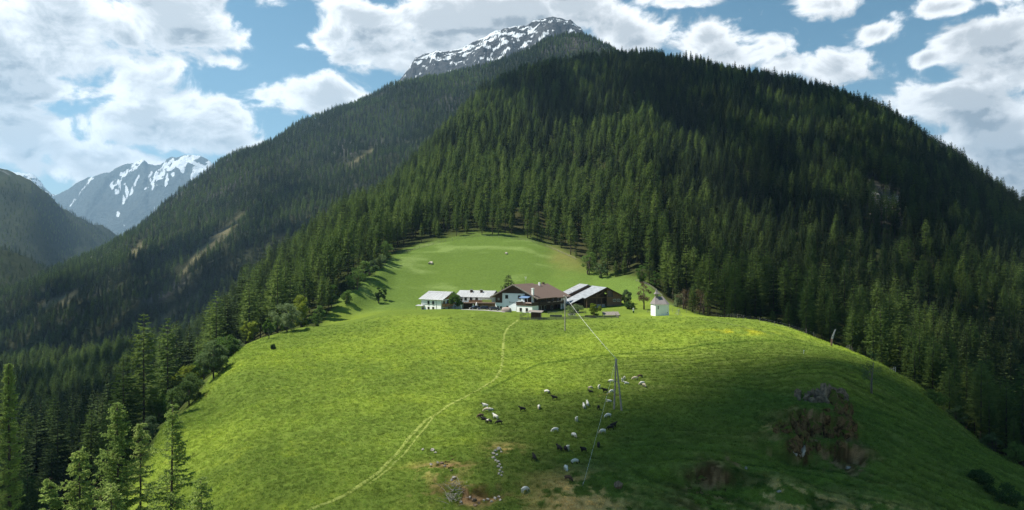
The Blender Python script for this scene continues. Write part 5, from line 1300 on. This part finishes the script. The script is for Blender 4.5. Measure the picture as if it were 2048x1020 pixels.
def sheep_mesh(pose):
    V = []; Ed = []; Ra = []
    def v(p, r, parent=None):
        V.append(p); Ra.append(r)
        if parent is not None: Ed.append((parent, len(V) - 1))
        return len(V) - 1
    lz = -.36 if pose == 'lying' else 0
    pel = v((-.40, 0, .66 + lz), .23); mid = v((-.02, 0, .66 + lz), .285, pel); che = v((.34, 0, .66 + lz), .235, mid)
    tail = v((-.60, 0, .60 + lz), .07, pel); v((-.66, 0, .42 + max(lz, -.2)), .045, tail)
    if pose == 'grazing':
        nk = v((.54, 0, .52), .135, che); hd = v((.68, 0, .26), .10, nk); mz = v((.76, 0, .09), .055, hd); ear = (.66, .34)
    else:
        nk = v((.52, 0, .84 + lz), .125, che); hd = v((.66, 0, .99 + lz), .095, nk); mz = v((.84, 0, .93 + lz), .055, hd); ear = (.62, 1.04 + lz)
    for s in (-1, 1): v((ear[0] - .02, s * .19, ear[1]), .03, hd)
    for s in (-1, 1):
        if pose == 'lying':
            a = v((.30, s * .16, .20), .09, che); b = v((.50, s * .18, .08), .05, a); v((.34, s * .20, .05), .04, b)
            a = v((-.40, s * .18, .20), .11, pel); b = v((-.20, s * .24, .08), .055, a); v((-.42, s * .26, .05), .04, b)
        else:
            a = v((.32, s * .13, .42), .085, che); b = v((.335, s * .13, .22), .05, a); v((.33, s * .13, .0), .042, b)
            a = v((-.40, s * .14, .44), .11, pel); b = v((-.50, s * .14, .24), .052, a); v((-.46, s * .14, .0), .042, b)
    return skin_mesh('sheep_' + pose, V, Ed, Ra)
POSE = {}
def sheep_kind(pose, wool, face, back=None):
    key = (pose, wool, face, back)
    if key in POSE: return POSE[key]
    if pose not in POSE: POSE[pose] = sheep_mesh(pose)
    me = POSE[pose].copy(); me.name = 'sheep'
    me.materials.clear()
    for m in (wool, face, back or wool): me.materials.append(M[m])
    for p in me.polygons:
        c = p.center
        p.material_index = 1 if (c.x > .56 or (c.z < .30 and pose != 'lying')) else (2 if (back and c.z > .62 and c.x > -.1) else 0)
    POSE[key] = me; return me
SHEEP = [ # px, py of the feet, heading (0 = right in the picture, 90 = uphill), pose, wool, face, label
 (970,816,180,'standing','wool_white','wool_black',None,'white sheep with black head at the rear of the left group'),
 (973,824,185,'grazing','wool_cream','wool_cream',None,'cream sheep grazing in the middle of the left group'),
 (981,821,200,'lying','wool_white','wool_white',None,'white sheep lying right of cream sheep in left group'),
 (961,836,200,'grazing','wool_brown','wool_brown',None,'brown sheep grazing at the outer left of the left group'),
 (968,840,170,'lying','wool_black','wool_black',None,'small black sheep lying between brown and white-backed sheep'),
 (978,847,150,'grazing','wool_black','wool_black','wool_white','black sheep with white back in the left group'),
 (991,838,140,'standing','wool_white','wool_white',None,'large white sheep at the right of the left group'),
 (998,849,190,'grazing','wool_black','wool_black',None,'black sheep grazing lowest in the left group'),
 (1045,823,190,'standing','wool_black','wool_black',None,'lone black sheep between left group and white frontal sheep'),
 (1078,818,260,'grazing','wool_white','wool_cream',None,'lone white sheep facing downhill left of the pole'),
 (1094,787,330,'grazing','wool_white','wool_black',None,'white sheep with black head above dark brown sheep'),
 (1109,800,185,'standing','wool_black','wool_brown',None,'stout dark brown sheep just below black headed white sheep'),
 (1110,864,200,'grazing','wool_white','wool_white',None,'lone white sheep halfway down the slope on the left'),
 (1148,875,300,'grazing','wool_white','wool_cream',None,'lone white sheep halfway down the slope near the sloping wire'),
 (1181,779,25,'grazing','wool_cream','wool_cream',None,'cream sheep standing behind a black lamb'),
 (1182,785,180,'lying','wool_black','wool_black',None,'black lamb lying before the cream sheep'),
 (1198,778,270,'standing','wool_white','wool_white',None,'small white sheep facing downhill near the seam of grass'),
 (1210,785,200,'standing','wool_black','wool_black',None,'black sheep standing left of the twin pole wire'),
 (1222,766,180,'grazing','wool_white','wool_black',None,'white sheep with black head close behind the twin pole'),
 (1223,786,215,'grazing','wool_white','wool_white',None,'white lamb grazing between legs and wire of twin pole'),
 (1218,804,190,'lying','wool_white','wool_cream',None,'white lamb lying left of the twin pole foot'),
 (1245,764,250,'standing','wool_white','wool_white',None,'small white lamb right of the twin pole, lower of two'),
 (1249,760,260,'standing','wool_white','wool_white',None,'small white lamb right of the twin pole, upper of two'),
 (1253,768,180,'lying','wool_white','wool_white',None,'white lamb lying in front of two standing lambs'),
 (1270,760,180,'grazing','wool_cream','wool_cream',None,'pale sheep grazing left of the tan sheep'),
 (1280,756,20,'grazing','wool_brown','wool_cream',None,'tan sheep highest and farthest right in the flock'),
 (1284,770,200,'grazing','wool_white','wool_cream',None,'white sheep half hidden behind the rightmost sheep'),
 (1288,774,290,'grazing','wool_cream','wool_cream',None,'big pale sheep standing lowest right of the twin pole'),
 (1175,812,95,'standing','wool_white','wool_white',None,'white sheep seen from behind, right one of a pair'),
 (1168,817,95,'standing','wool_white','wool_white',None,'white sheep seen from behind, left one of a pair'),
 (1197,820,265,'standing','wool_black','wool_black',None,'tall black sheep upright left of the twin pole foot'),
 (1216,835,200,'grazing','wool_white','wool_white',None,'white sheep grazing directly below twin pole foot'),
 (1153,843,275,'standing','wool_white','wool_white',None,'slim white sheep alone between the pair and the lower sheep'),
 (1205,867,205,'grazing','wool_white','wool_cream',None,'large white sheep grazing left of two black sheep'),
 (1221,860,185,'grazing','wool_black','wool_black',None,'lower one of two black sheep beside large white sheep'),
 (1227,855,20,'standing','wool_black','wool_black',None,'upper one of two black sheep beside large white sheep'),
 (1197,894,260,'grazing','wool_black','wool_black',None,'black sheep in deep shade right of the sloping wire'),
 (1119,902,130,'standing','wool_black','wool_black',None,'broad black sheep left of black-and-white pair'),
 (1131,902,100,'grazing','wool_black','wool_black',None,'black sheep pressed against a white one'),
 (1135,901,280,'standing','wool_white','wool_white',None,'upright white sheep beside a black one'),
 (1167,905,220,'standing','wool_black','wool_black',None,'black sheep alone left of the sloping wire near its end'),
 (1069,921,110,'standing','wool_black','wool_black',None,'thin black sheep alone low on the left'),
 (1150,928,20,'grazing','wool_white','wool_black',None,'spotted white sheep with black head at edge of the shade'),
 (1132,941,280,'grazing','wool_white','wool_white',None,'pale sheep heading down above the brown one'),
 (1137,962,320,'grazing','wool_brown','wool_brown',None,'brown sheep at top of the dry grass patch'),
 (1050,985,40,'grazing','wool_white','wool_white',None,'white sheep lowest of all near bottom of the picture')]
for px, py, hd, pose, wool, face, back, lab in SHEEP:
    p = at(px, py)
    o = put(bpy.data.objects.new('sheep', sheep_kind(pose, wool, face, back)))
    o.location = (p.x, p.y, p.z - .02); o.rotation_euler = (0, 0, R(hd)); s = .92 if 'lamb' in lab else 1.02; o.scale = (s, s, s)
    tag(o, lab, 'sheep', 'sheep grazing on the shaded slope')

# ------------------------------------------------------------------ poles and wires
M['pole'] = mat('pole_wood', (.30, .27, .235), .9, 2, .35, .3, stretch=(3, 3, .3))
M['wire'] = mat('pale_wire', (.80, .80, .78), .5)
p = at(1130, 662); top1 = Vector((p.x, p.y, p.z + 72 * p.y / F))
r = empty('utility_pole', p, 0, 'single wooden wire pole in front of the farm garden', 'pole')
h = top1.z - p.z
b = MB(); b.bar((0, 0, -.5), (0, 0, h), .19, .13, 8); b.build('pole', M['pole'], r)
b = MB(); b.bar((-.5, 0, h - .5), (.9, 0, h - .5), .07); b.build('cross_arm', M['pole'], r)
for x_ in (-.4, .8): b = MB(); b.tube([(x_, 0, h - .43), (x_, 0, h - .3), (x_, 0, h - .2)], [.05, .09, .05], 8); b.build('insulator', M['white_frame'], r)
a1, a2 = at(1228, 819), at(1244, 822); c = (a1 + a2) / 2; top2 = Vector((1232 - 1024, F, 0)) / F * c.y; top2.z = c.y * (510 - 718) / F
r = empty('twin_leg_pole', c, 0, 'tall A shaped pole of two wooden legs among the sheep', 'pole')
tp = top2 - c
for a in (a1, a2):
    b = MB(); d = a - c; b.bar(d - Vector((0, 0, .6)), tp + Vector((d.x * .03, 0, 0)), .18, .12, 8); b.build('leg', M['pole'], r)
b = MB(); b.bar((a1 - c) * .45 + tp * .55, (a2 - c) * .45 + tp * .55, .07); b.build('cross_brace', M['pole'], r)
b = MB(); b.bar(tp - Vector((.35, 0, .15)), tp + Vector((.35, 0, -.15)), .08); b.tube([tp + Vector((0, 0, -.1)), tp + Vector((0, 0, .12)), tp + Vector((0, 0, .22))], [.07, .1, .05], 8); b.build('cap', M['steel'], r)
def wire(name, A, B, sag, rad, lab):
    pts = []
    for t in np.linspace(0, 1, 24): q_ = A.lerp(B, t); q_.z -= sag * 4 * t * (1 - t); pts.append(q_)
    o = MB().tube(pts, rad, 5).build(name, M['wire'], None, True); return tag(o, lab, 'wire')
wire('wire', top1 + Vector((.1, 0, -.35)), top2 + Vector((0, 0, .1)), .6, .024, 'thick white wire slanting from the farm pole down to the twin pole')
e_ = at(1166, 972)
wire('wire', top2 + Vector((0, 0, .05)), e_ + Vector((0, 0, .15)), .4, .013, 'thin wire running from twin pole down into the dry grass')
b = MB(); b.bar((e_.x, e_.y, e_.z - .4), (e_.x, e_.y, e_.z + .5), .05); tag(b.build('anchor_stake', M['pole']), 'short wooden stake where the thin wire meets the ground', 'stake')

# ------------------------------------------------------------------ parked cars
M['car_black'] = mat('black_car_paint', (.012, .012, .014), .25, 1, .1, spec=.6)
M['car_blue'] = mat('dark_blue_car_paint', (.016, .020, .030), .25, 1, .1, spec=.6)
M['tyre'] = mat('tyre_rubber', (.02, .02, .02), .8)
M['rim'] = mat('alloy_rim', (.5, .5, .52), .35, metal=.8)
M['lamp'] = mat('lamp_glass', (.75, .75, .75), .2)
M['tail'] = mat('red_lamp', (.35, .02, .02), .3)
def car(loc, rz, paint, estate, label):
    r = empty('parked_car', loc, rz, label, 'car', 'dark cars parked before the garage')
    # cross sections along the length: x, half width, sill, belt height
    P = [(-2.2, .62, .45, .78), (-2.1, .82, .32, .95), (-1.3, .88, .28, .98), (0, .90, .26, .96), (.9, .89, .28, .93), (1.7, .84, .30, .82), (2.1, .74, .34, .72), (2.22, .55, .42, .62)]
    b = MB(); vs = []
    for x, w, s, t in P: vs += [(x, -w * .86, s), (x, -w, s + .18), (x, -w, t - .12), (x, -w * .86, t), (x, w * .86, t), (x, w, t - .12), (x, w, s + .18), (x, w * .86, s)]
    fs = [(k * 8 + i, k * 8 + (i + 1) % 8, (k + 1) * 8 + (i + 1) % 8, (k + 1) * 8 + i) for k in range(len(P) - 1) for i in range(8)] + [tuple(range(8))[::-1], tuple(range((len(P) - 1) * 8, len(P) * 8))]
    b.add(vs, fs)
    roof = [(-1.75 if estate else -1.15, 1.40), (.30, 1.45)]; back = -2.05 if estate else -1.85
    b.add([(roof[0][0], -.62, roof[0][1]), (roof[1][0], -.62, roof[1][1]), (roof[1][0], .62, roof[1][1]), (roof[0][0], .62, roof[0][1]), (roof[0][0] - .05, -.66, roof[0][1] - .06), (roof[1][0] + .1, -.66, roof[1][1] - .06), (roof[1][0] + .1, .66, roof[1][1] - .06), (roof[0][0] - .05, .66, roof[0][1] - .06)], [(0,1,2,3),(0,4,5,1),(1,5,6,2),(2,6,7,3),(3,7,4,0)])
    for x in (-.75, .25):
        for s in (-1, 1): b.bar((x, s * .79, .95), (x - .05, s * .645, 1.40), .035, n=4)
    b.build('body', M[paint], r, True)
    g = MB(); g.add([(back, -.78, .95), (1.15, -.78, .92), (1.15, .78, .92), (back, .78, .95), (roof[0][0] - .02, -.63, 1.37), (roof[1][0] + .08, -.63, 1.40), (roof[1][0] + .08, .63, 1.40), (roof[0][0] - .02, .63, 1.37)], [(0,1,5,4),(1,2,6,5),(2,3,7,6),(3,0,4,7)]); g.build('windows', M['glass'], r)
    for x in (-1.35, 1.35):
        for s in (-1, 1):
            t = MB(); t.bar((x, s * .72, .32), (x, s * .92, .32), .32, n=16); wl = t.build('wheel', M['tyre'], r)
            t = MB(); t.bar((x, s * .922, .32), (x, s * .935, .32), .20, n=12); t.build('rim', M['rim'], wl)
    for s in (-1, 1):
        t = MB(); t.box(2.09, 2.20, s * .52 - .16, s * .52 + .16, .56, .68); t.build('headlight', M['lamp'], r)
        t = MB(); t.box(-2.21, -2.12, s * .60 - .14, s * .60 + .14, .70, .88); t.build('tail_light', M['tail'], r)
    t = MB(); t.box(2.215, 2.235, -.26, .26, .44, .55); t.build('number_plate', M['white_frame'], r)
    return r
for px, D, rz, paint, est, lab in ((950, 275.5, 205, 'car_black', False, 'black hatchback parked leftmost of the three by the garage'), (966, 274, 195, 'car_blue', True, 'dark blue estate car parked between the two black cars'), (989, 271.5, -12, 'car_black', True, 'long black estate car nearest the white farmhouse wall')):
    p = at_d(px, D); car((p.x, p.y, p.z + .10), R(rz), paint, est, lab)

# ------------------------------------------------------------------ small things about the yard
M['tarp'] = mat('beige_tarp', (.34, .27, .235), .9, 2, .25, .3)
p = at_d(1013, 268.5); b = MB(); vs = []
for k, (z, w, d) in enumerate(((-.3, 1.75, .9), (.5, 1.85, .95), (1.2, 1.7, .85), (1.6, 1.35, .6), (1.72, .8, .3))):
    for i in range(20):
        t = 2 * math.pi * i / 20; cs, sn = math.cos(t), math.sin(t); f = 1 + .04 * math.sin(5 * t + k)
        vs.append((w * f * math.copysign(abs(cs) ** .55, cs), d * f * math.copysign(abs(sn) ** .55, sn), z))
b.add(vs, [(k * 20 + i, k * 20 + (i + 1) % 20, (k + 1) * 20 + (i + 1) % 20, (k + 1) * 20 + i) for k in range(4) for i in range(20)] + [tuple(range(80, 100))])
o = b.build('covered_pile', M['tarp'], None, True); o.location = p; o.rotation_euler = (0, 0, R(-15)); tag(o, 'rounded pile under beige tarp between black car and farmhouse', 'pile')
p = at_d(953, 279.5); r = empty('parasol', p, 0, 'closed white parasol standing before the brown garage', 'parasol')
b = MB(); b.bar((0, 0, -.3), (0, 0, 2.9), .04); b.build('pole', M['steel'], r)
b = MB(); b.tube([(0, 0, 1.0), (0, 0, 1.15), (0, 0, 2.0), (0, 0, 2.5), (0, 0, 2.85)], [.30, .36, .34, .22, .05], 10); b.build('canopy', M['white_frame'], r, True)
p = at_d(1267, 268); r = empty('post_box', p, 0, 'white topped green post right of the barn bushes', 'post')
b = MB(); b.bar((0, 0, -.3), (0, 0, .75), .28, .25, 8); b.build('base', M['dark_leaf'], r)
b = MB(); b.box(-.2, .2, -.2, .2, .75, 1.7); b.box(-.26, .26, -.26, .26, 1.7, 1.8); b.build('top', M['white_frame'], r)
p = at_d(1144, 258.5); r = empty('hay_cart', p, R(10), 'old wooden cart with two pale wheels in the farm garden', 'cart')
b = MB(); b.box(-1.1, 1.1, -.55, .55, .72, .85); b.box(-1.1, 1.1, -.6, -.55, .85, 1.2); b.box(-1.1, 1.1, .55, .6, .85, 1.2); b.build('bed', M['grey_wood'], r)
for x_ in (-.8, .8):
    b = MB()
    b.tube([(x_ + .55 * math.cos(t), -.72, .5 + .55 * math.sin(t)) for t in np.linspace(0, 2 * math.pi, 17)], .05, 5)
    for t in np.linspace(0, math.pi, 5)[:-1]: b.bar((x_ - .5 * math.cos(t), -.72, .5 - .5 * math.sin(t)), (x_ + .5 * math.cos(t), -.72, .5 + .5 * math.sin(t)), .03, n=4)
    b.bar((x_, -.75, .5), (x_, .6, .5), .07); b.build('wheel', M['concrete'], r)
p = at_d(1357, 262); r = empty('swing_frame', p, R(12), 'small pale metal swing frame on the brow right of chapel', 'swing frame')
for s in (-1, 1):
    b = MB(); b.bar((-.9, s * .8, -.2), (0, s * .55, 2.1), .05); b.bar((.9, s * .8, -.2), (0, s * .55, 2.1), .05); b.build('leg', M['steel'], r)
b = MB(); b.bar((0, -.6, 2.1), (0, .6, 2.1), .05); b.build('top_bar', M['steel'], r)
b = MB(); b.bar((0, -.25, 2.1), (0, -.25, .6), .015); b.bar((0, .25, 2.1), (0, .25, .6), .015); b.box(-.12, .12, -.3, .3, .55, .6); b.build('seat', M['grey_wood'], r)
# banner
p = at(1664, 692); r = empty('banner', p, 0, 'tall narrow white and pink beach flag on right brow', 'flag')
M['flag'] = mat('white_flag_cloth', (.72, .62, .60), .8); M['flag_red'] = mat('pink_flag_cloth', (.55, .26, .20), .8); M['flag_mark'] = mat('grey_flag_mark', (.16, .15, .20), .8)
H5 = 34 * p.y / F
pole = [(.05 + 1.15 * t ** 1.6, 0, H5 * t) for t in np.linspace(0, 1, 12)]
b = MB(); b.tube([(0, 0, -.3)] + pole, .035, 6); b.build('pole', M['steel'], r)
def cloth(t0, t1, m, nm, dy=0.0, w0=.62, inset=0.0):
    b = MB(); n = 9; vs = []
    for t in np.linspace(t0, t1, n):
        x = .05 + 1.15 * t ** 1.6; w = w0 * (1 - .45 * max(0, t - .6) / .4) * (.75 + .25 * min(1, t * 3)); wob = .06 * math.sin(t * 7)
        vs += [(x - .04 - inset, wob * .3 - .01 - dy, H5 * t), (x - w + inset, wob - .01 - dy, H5 * t - .05), (x - w + inset, wob + .01 + dy, H5 * t - .05), (x - .04 - inset, wob * .3 + .01 + dy, H5 * t)]
    b.add(vs, [(k * 4 + i, k * 4 + (i + 1) % 4, (k + 1) * 4 + (i + 1) % 4, (k + 1) * 4 + i) for k in range(n - 1) for i in range(4)] + [(3, 2, 1, 0), tuple(range((n - 1) * 4, n * 4))])
    return b.build(nm, M[m], r)
cloth(.10, .42, 'flag_red', 'lower_cloth'); up_ = cloth(.42, .97, 'flag', 'upper_cloth')
mk = cloth(.52, .60, 'flag_mark', 'mark', .006, .56, .12); mk.parent = up_
cloth(.0, .10, 'orange_wood', 'foot_sleeve')
# stile at the edge of the brow, stakes
p = at(1786, 738, 60, 230) or at_d(1786, 195); r = empty('stile', p, R(20), 'small pale plank stile at the right brow of the hill', 'stile')
b = MB(); b.box(-1.6, .6, -.04, .04, .9, 1.02); b.build('plank', M['pole'], r)
for x_, l_ in ((.2, .25), (.75, .45), (.95, -.1)):
    b = MB(); b.bar((x_, 0, -.4), (x_ + l_ * .5, 0, 1.5), .06, n=5); b.build('post', M['steel'], r)
for px, py, hh, lab in ((607, 716, 1.3, 'thin yellow stake on the sunny left meadow'), (1607, 708, 1.0, 'short white stake by the grass seam left of the banner')):
    p = at(px, py); b = MB(); b.bar((0, 0, -.3), (.1, 0, hh), .045, .035, 6); b.box(-.05, .22, -.02, .02, hh - .25, hh); o = b.build('marker_stake', M['yellow_leaf'] if 'yellow' in lab else M['white_frame']); o.location = p; tag(o, lab, 'stake')

# ------------------------------------------------------------------ rocks
M['rock_b'] = mat('brown_rock', (.22, .155, .10), .95, 1.6, .55, .9, col2=(.06, .045, .035))
M['rock_g'] = mat('grey_rock', (.42, .38, .33), .95, 1.6, .5, .9, col2=(.14, .12, .10))
def mossy(name, c0, c1, moss):
    m, n, l = new_mat(name)
    out = n('ShaderNodeOutputMaterial'); g = n('ShaderNodeNewGeometry'); d = n('ShaderNodeBsdfDiffuse')
    no = n('ShaderNodeTexNoise'); no.inputs['Scale'].default_value = 1.1; no.inputs['Detail'].default_value = 8; no.inputs['Roughness'].default_value = .7; l(g.outputs['Position'], no.inputs['Vector'])
    cr = n('ShaderNodeValToRGB'); cr.color_ramp.elements[0].position = .38; cr.color_ramp.elements[0].color = c0 + (1,); cr.color_ramp.elements[1].position = .68; cr.color_ramp.elements[1].color = c1 + (1,); l(no.outputs[0], cr.inputs[0])
    sx = n('ShaderNodeSeparateXYZ'); l(g.outputs['Normal'], sx.inputs[0])
    a = n('ShaderNodeMath'); a.operation = 'MULTIPLY_ADD'; l(no.outputs[0], a.inputs[0]); a.inputs[1].default_value = 1.3; l(sx.outputs['Z'], a.inputs[2])
    r = n('ShaderNodeMapRange'); r.inputs['From Min'].default_value = .95; r.inputs['From Max'].default_value = 1.25; l(a.outputs[0], r.inputs['Value'])
    mx = n('ShaderNodeMix'); mx.data_type = 'RGBA'; l(r.outputs[0], mx.inputs[0]); l(cr.outputs[0], mx.inputs[6]); mx.inputs[7].default_value = moss + (1,); l(mx.outputs[2], d.inputs['Color'])
    bu = n('ShaderNodeBump'); bu.inputs['Strength'].default_value = 1.0; bu.inputs['Distance'].default_value = .5; l(no.outputs[0], bu.inputs['Height']); l(bu.outputs[0], d.inputs['Normal'])
    l(d.outputs[0], out.inputs[0]); return m
M['rock_d'] = mossy('dark_mossy_rock', (.034, .021, .010), (.30, .185, .09), (.085, .105, .018))
def chunk(bm_out, c, size, q, elong=(1, 1, 1), rot=0):
    bm = bmesh.new(); pts = q.standard_normal((22, 3)); pts /= np.linalg.norm(pts, axis=1)[:, None]; pts *= q.uniform(.72, 1.0, (22, 1))
    for p_ in pts: bm.verts.new(p_ * np.array(elong) * size)
    res = bmesh.ops.convex_hull(bm, input=bm.verts); bmesh.ops.delete(bm, geom=[g for g in res['geom_interior'] if isinstance(g, bmesh.types.BMVert)], context='VERTS')
    bmesh.ops.subdivide_edges(bm, edges=bm.edges, cuts=1, use_grid_fill=True)
    bmesh.ops.triangulate(bm, faces=bm.faces)
    for v in bm.verts: v.co += Vector(q.normal(0, .045, 3)) * size
    bmesh.ops.rotate(bm, verts=bm.verts, cent=(0, 0, 0), matrix=Matrix.Rotation(rot, 3, 'Z')); bmesh.ops.translate(bm, verts=bm.verts, vec=c)
    me = bpy.data.meshes.new('tmp'); bm.to_mesh(me); bm.free(); bm_out.from_mesh(me); bpy.data.meshes.remove(me)
def rock(name, parts, m, label, cat, group=None, seed=1):
    """parts: offsets and sizes of the blocks the rock has weathered into; first entry is the place"""
    q = np.random.default_rng(seed); bm = bmesh.new()
    o0 = Vector(parts[0][0])
    for c, s, el, ro in parts: chunk(bm, Vector(c) - o0, s, q, el, ro)
    me = bpy.data.meshes.new(name); bm.to_mesh(me); bm.free(); me.materials.append(M[m]); o = put(bpy.data.objects.new(name, me)); o.location = o0
    return tag(o, label, cat, group)
def one_rock(px, py, spx, m, label, el=(1, .8, .8), name='boulder', cat='rock', group=None, sink=.25):
    p = at(px, py); s = spx * p.y / F / 2
    return rock(name, [((p.x, p.y, p.z + s * (.8 - sink) * .6), s, el, px * .7)], m, label, cat, group, int(px * 3 + py))
one_rock(1237, 975, 22, 'rock_b', 'round brown boulder alone on the dark lower slope', (1, .9, 1.0), sink=.1)
one_rock(1697, 938, 16, 'rock_g', 'long pale slab lying below the big rock outcrop', (1, .3, .45))
one_rock(862, 528, 14, 'rock_g', 'grey stone heap on the upper meadow left of the pine', (1, .8, .6), name='stone_heap')
one_rock(1013, 508, 9, 'rock_g', 'small pale stone high on the middle of upper meadow', (1, .7, .6))
one_rock(1558, 985, 14, 'rock_g', 'flat grey stone low on the slope by dry grass', (1, .7, .45))
one_rock(1492, 938, 9, 'rock_g', 'small pale stone on the dark slope right of the earth scar', (.7, .7, 1.0))
q = np.random.default_rng(3)
for px, py, s in ((998, 899, 13), (991, 903, 9), (1003, 905, 8), (987, 909, 10), (994, 911, 8), (987, 917, 10), (991, 922, 8), (996, 925, 9), (999, 930, 8), (997, 935, 9), (1003, 937, 8), (1000, 943, 8), (1005, 946, 7), (998, 949, 8), (1003, 952, 7)):
    one_rock(px, py, s, 'rock_g', 'pale field stone in the crooked row of stones left of the flock', (1, .8, .8), 'field_stone', 'stone', 'crooked row of field stones')
for px, py, s in ((846, 901, 9), (866, 902, 12), (871, 907, 8), (884, 928, 10), (862, 930, 8), (889, 933, 9), (876, 926, 8), (903, 942, 9), (908, 957, 11), (903, 961, 8), (948, 1002, 13), (940, 996, 8), (957, 1008, 9), (922, 1006, 10), (975, 1000, 9), (990, 998, 10), (998, 995, 9), (983, 1004, 8), (968, 1002, 8), (1001, 1001, 8), (950, 1012, 10)):
    one_rock(px, py, s, 'rock_g' if (px + py) % 3 else 'rock_b', 'rubble stone on the broken bank at bottom left of the flock', (1, .8, .7), 'rubble_stone', 'stone', 'rubble on the broken bank')
def outcrop(px, py, w, h, n, m, label, seed, cat='rock outcrop', flat=1.0):
    q = np.random.default_rng(seed); parts = []
    for k in range(n):
        a = q.uniform(-1, 1); bb = q.uniform(-1, 1) * (1 - .5 * abs(a))
        p = at(px + a * w / 2, py + bb * h / 2)
        if p is None: continue
        s = q.uniform(.7, 2.3) * (1 - .35 * abs(a)) * flat
        parts.append(((p.x, p.y + s * .35, p.z - s * .15), s, (q.uniform(.55, 1.1), q.uniform(.5, .9), q.uniform(1.1, 2.1) if flat > .6 else q.uniform(.4, .7)), q.uniform(0, 6)))
    return rock('rock_outcrop', parts, m, label, cat, None, seed)
outcrop(1600, 878, 90, 80, 30, 'rock_d', 'big mossy rock face on the lower left of right shoulder crag', 5)
outcrop(1680, 845, 70, 100, 26, 'rock_d', 'upright brown rock rib on the right of the shoulder crag', 6)
outcrop(1650, 797, 110, 24, 46, 'rock_b', 'broken rock band along the top of the shoulder crag', 7, flat=.74)
outcrop(1415, 985, 110, 60, 26, 'rock_d', 'dark crumbling rocks beneath brown earth scar', 8, flat=.55)
outcrop(885, 925, 60, 36, 14, 'rock_d', 'low dark rocks in the broken bank left of the row of stones', 9, flat=.4)
outcrop(390, 790, 70, 16, 12, 'rock_d', 'brown rocky edge under the dark round tree on left meadow', 10, flat=.5)
outcrop(1600, 905, 20, 18, 5, 'rock_g', 'bright grey block at the foot of the shoulder crag', 12, flat=.75)
outcrop(1775, 420, 70, 45, 22, 'rock_g', 'grey cliff patch showing in the dark wood on the right', 14, flat=4.5)
# fallen branches
q = np.random.default_rng(21); p = at(908, 992); b = MB()
for k in range(70):
    a = q.uniform(0, 6.28); l = q.uniform(.5, 2.0); c = Vector((q.normal(0, .8), q.normal(0, 1.6), 0)); c.z = gz(p.x + c.x, p.y + c.y) - p.z + q.uniform(.05, .5)
    d = Vector((math.cos(a), math.sin(a), q.uniform(-.1, .7))) * l
    b.tube([c, c + d * .5 + Vector((0, 0, .1)), c + d], [.035, .025, .01], 4)
o = b.build('brush_pile', mat('dead_wood', (.34, .30, .26), .9, 3, .4)); o.location = p; tag(o, 'tangle of dead grey branches on the broken bank bottom left', 'brush pile')

# ------------------------------------------------------------------ grass standing on the near meadow
m, n_, l_ = new_mat('grass_blades'); M['blades'] = m
o_ = n_('ShaderNodeOutputMaterial'); at_ = n_('ShaderNodeAttribute'); at_.attribute_type = 'INSTANCER'; at_.attribute_name = 'tint'
oi = n_('ShaderNodeObjectInfo'); mr = n_('ShaderNodeMapRange'); mr.inputs['To Min'].default_value = .75; mr.inputs['To Max'].default_value = 1.45; l_(oi.outputs['Random'], mr.inputs['Value'])
sc_ = n_('ShaderNodeVectorMath'); sc_.operation = 'SCALE'; l_(at_.outputs['Color'], sc_.inputs[0]); l_(mr.outputs[0], sc_.inputs['Scale'])
d_ = n_('ShaderNodeBsdfDiffuse'); t_ = n_('ShaderNodeBsdfTranslucent'); x_ = n_('ShaderNodeMixShader'); x_.inputs[0].default_value = .45
l_(sc_.outputs[0], d_.inputs[0]); l_(sc_.outputs[0], t_.inputs[0]); l_(d_.outputs[0], x_.inputs[1]); l_(t_.outputs[0], x_.inputs[2]); l_(x_.outputs[0], o_.inputs[0])
tufts = []
for k in range(4):
    q = np.random.default_rng(700 + k); T = Tri()
    for i in range(16):
        a = q.uniform(0, 6.28); o0 = q.normal(0, .13, 2); hh = q.uniform(.10, .26); w = .022; ln = q.uniform(.03, .14)
        base = np.array((o0[0], o0[1], 0)); s = np.array((-math.sin(a), math.cos(a), 0)) * w
        T.add([base - s, base + s, base + np.array((math.cos(a) * ln, math.sin(a) * ln, hh))])
    tufts.append(T.mesh('grass_tuft', M['blades']))
q = np.random.default_rng(99); n = 170000
pxs = q.uniform(300, 2060, n); Ds = np.sqrt(q.uniform(86 ** 2, 262 ** 2, n))
k = (Ds < edge(pxs) - 1) & (q.random(n) < np.clip((256 - Ds) / 130, 0, 1)); pxs, Ds = pxs[k], Ds[k]
gx = (pxs - 1024) / F * Ds; gzz = HILL.z(gx, Ds)
ii = np.clip(np.searchsorted(HILL.pxs, pxs), 0, col.shape[0] - 1); jj = np.clip(np.searchsorted(HILL.lD, np.log(Ds)), 0, col.shape[1] - 1)
tint = col[ii, jj]; k = earth[ii, jj] < .4; gx, Ds, gzz, tint = gx[k], Ds[k], gzz[k], tint[k]
g_ = scatter_object('meadow_grass', np.stack([gx, Ds, gzz - .02], 1), (q.uniform(.6, 1.35, len(gx)) * (.8 + Ds / 300)), q.uniform(0, 6.28, len(gx)), q.integers(0, 4, len(gx)), tufts, 'short grass and flower stalks standing all over the near meadow', 'grass')
a_ = g_.data.attributes.new('tint', 'FLOAT_COLOR', 'POINT'); c_ = np.ones((len(gx), 4), np.float32); c_[:, :3] = tint * 1.45; a_.data.foreach_set('color', c_.ravel())
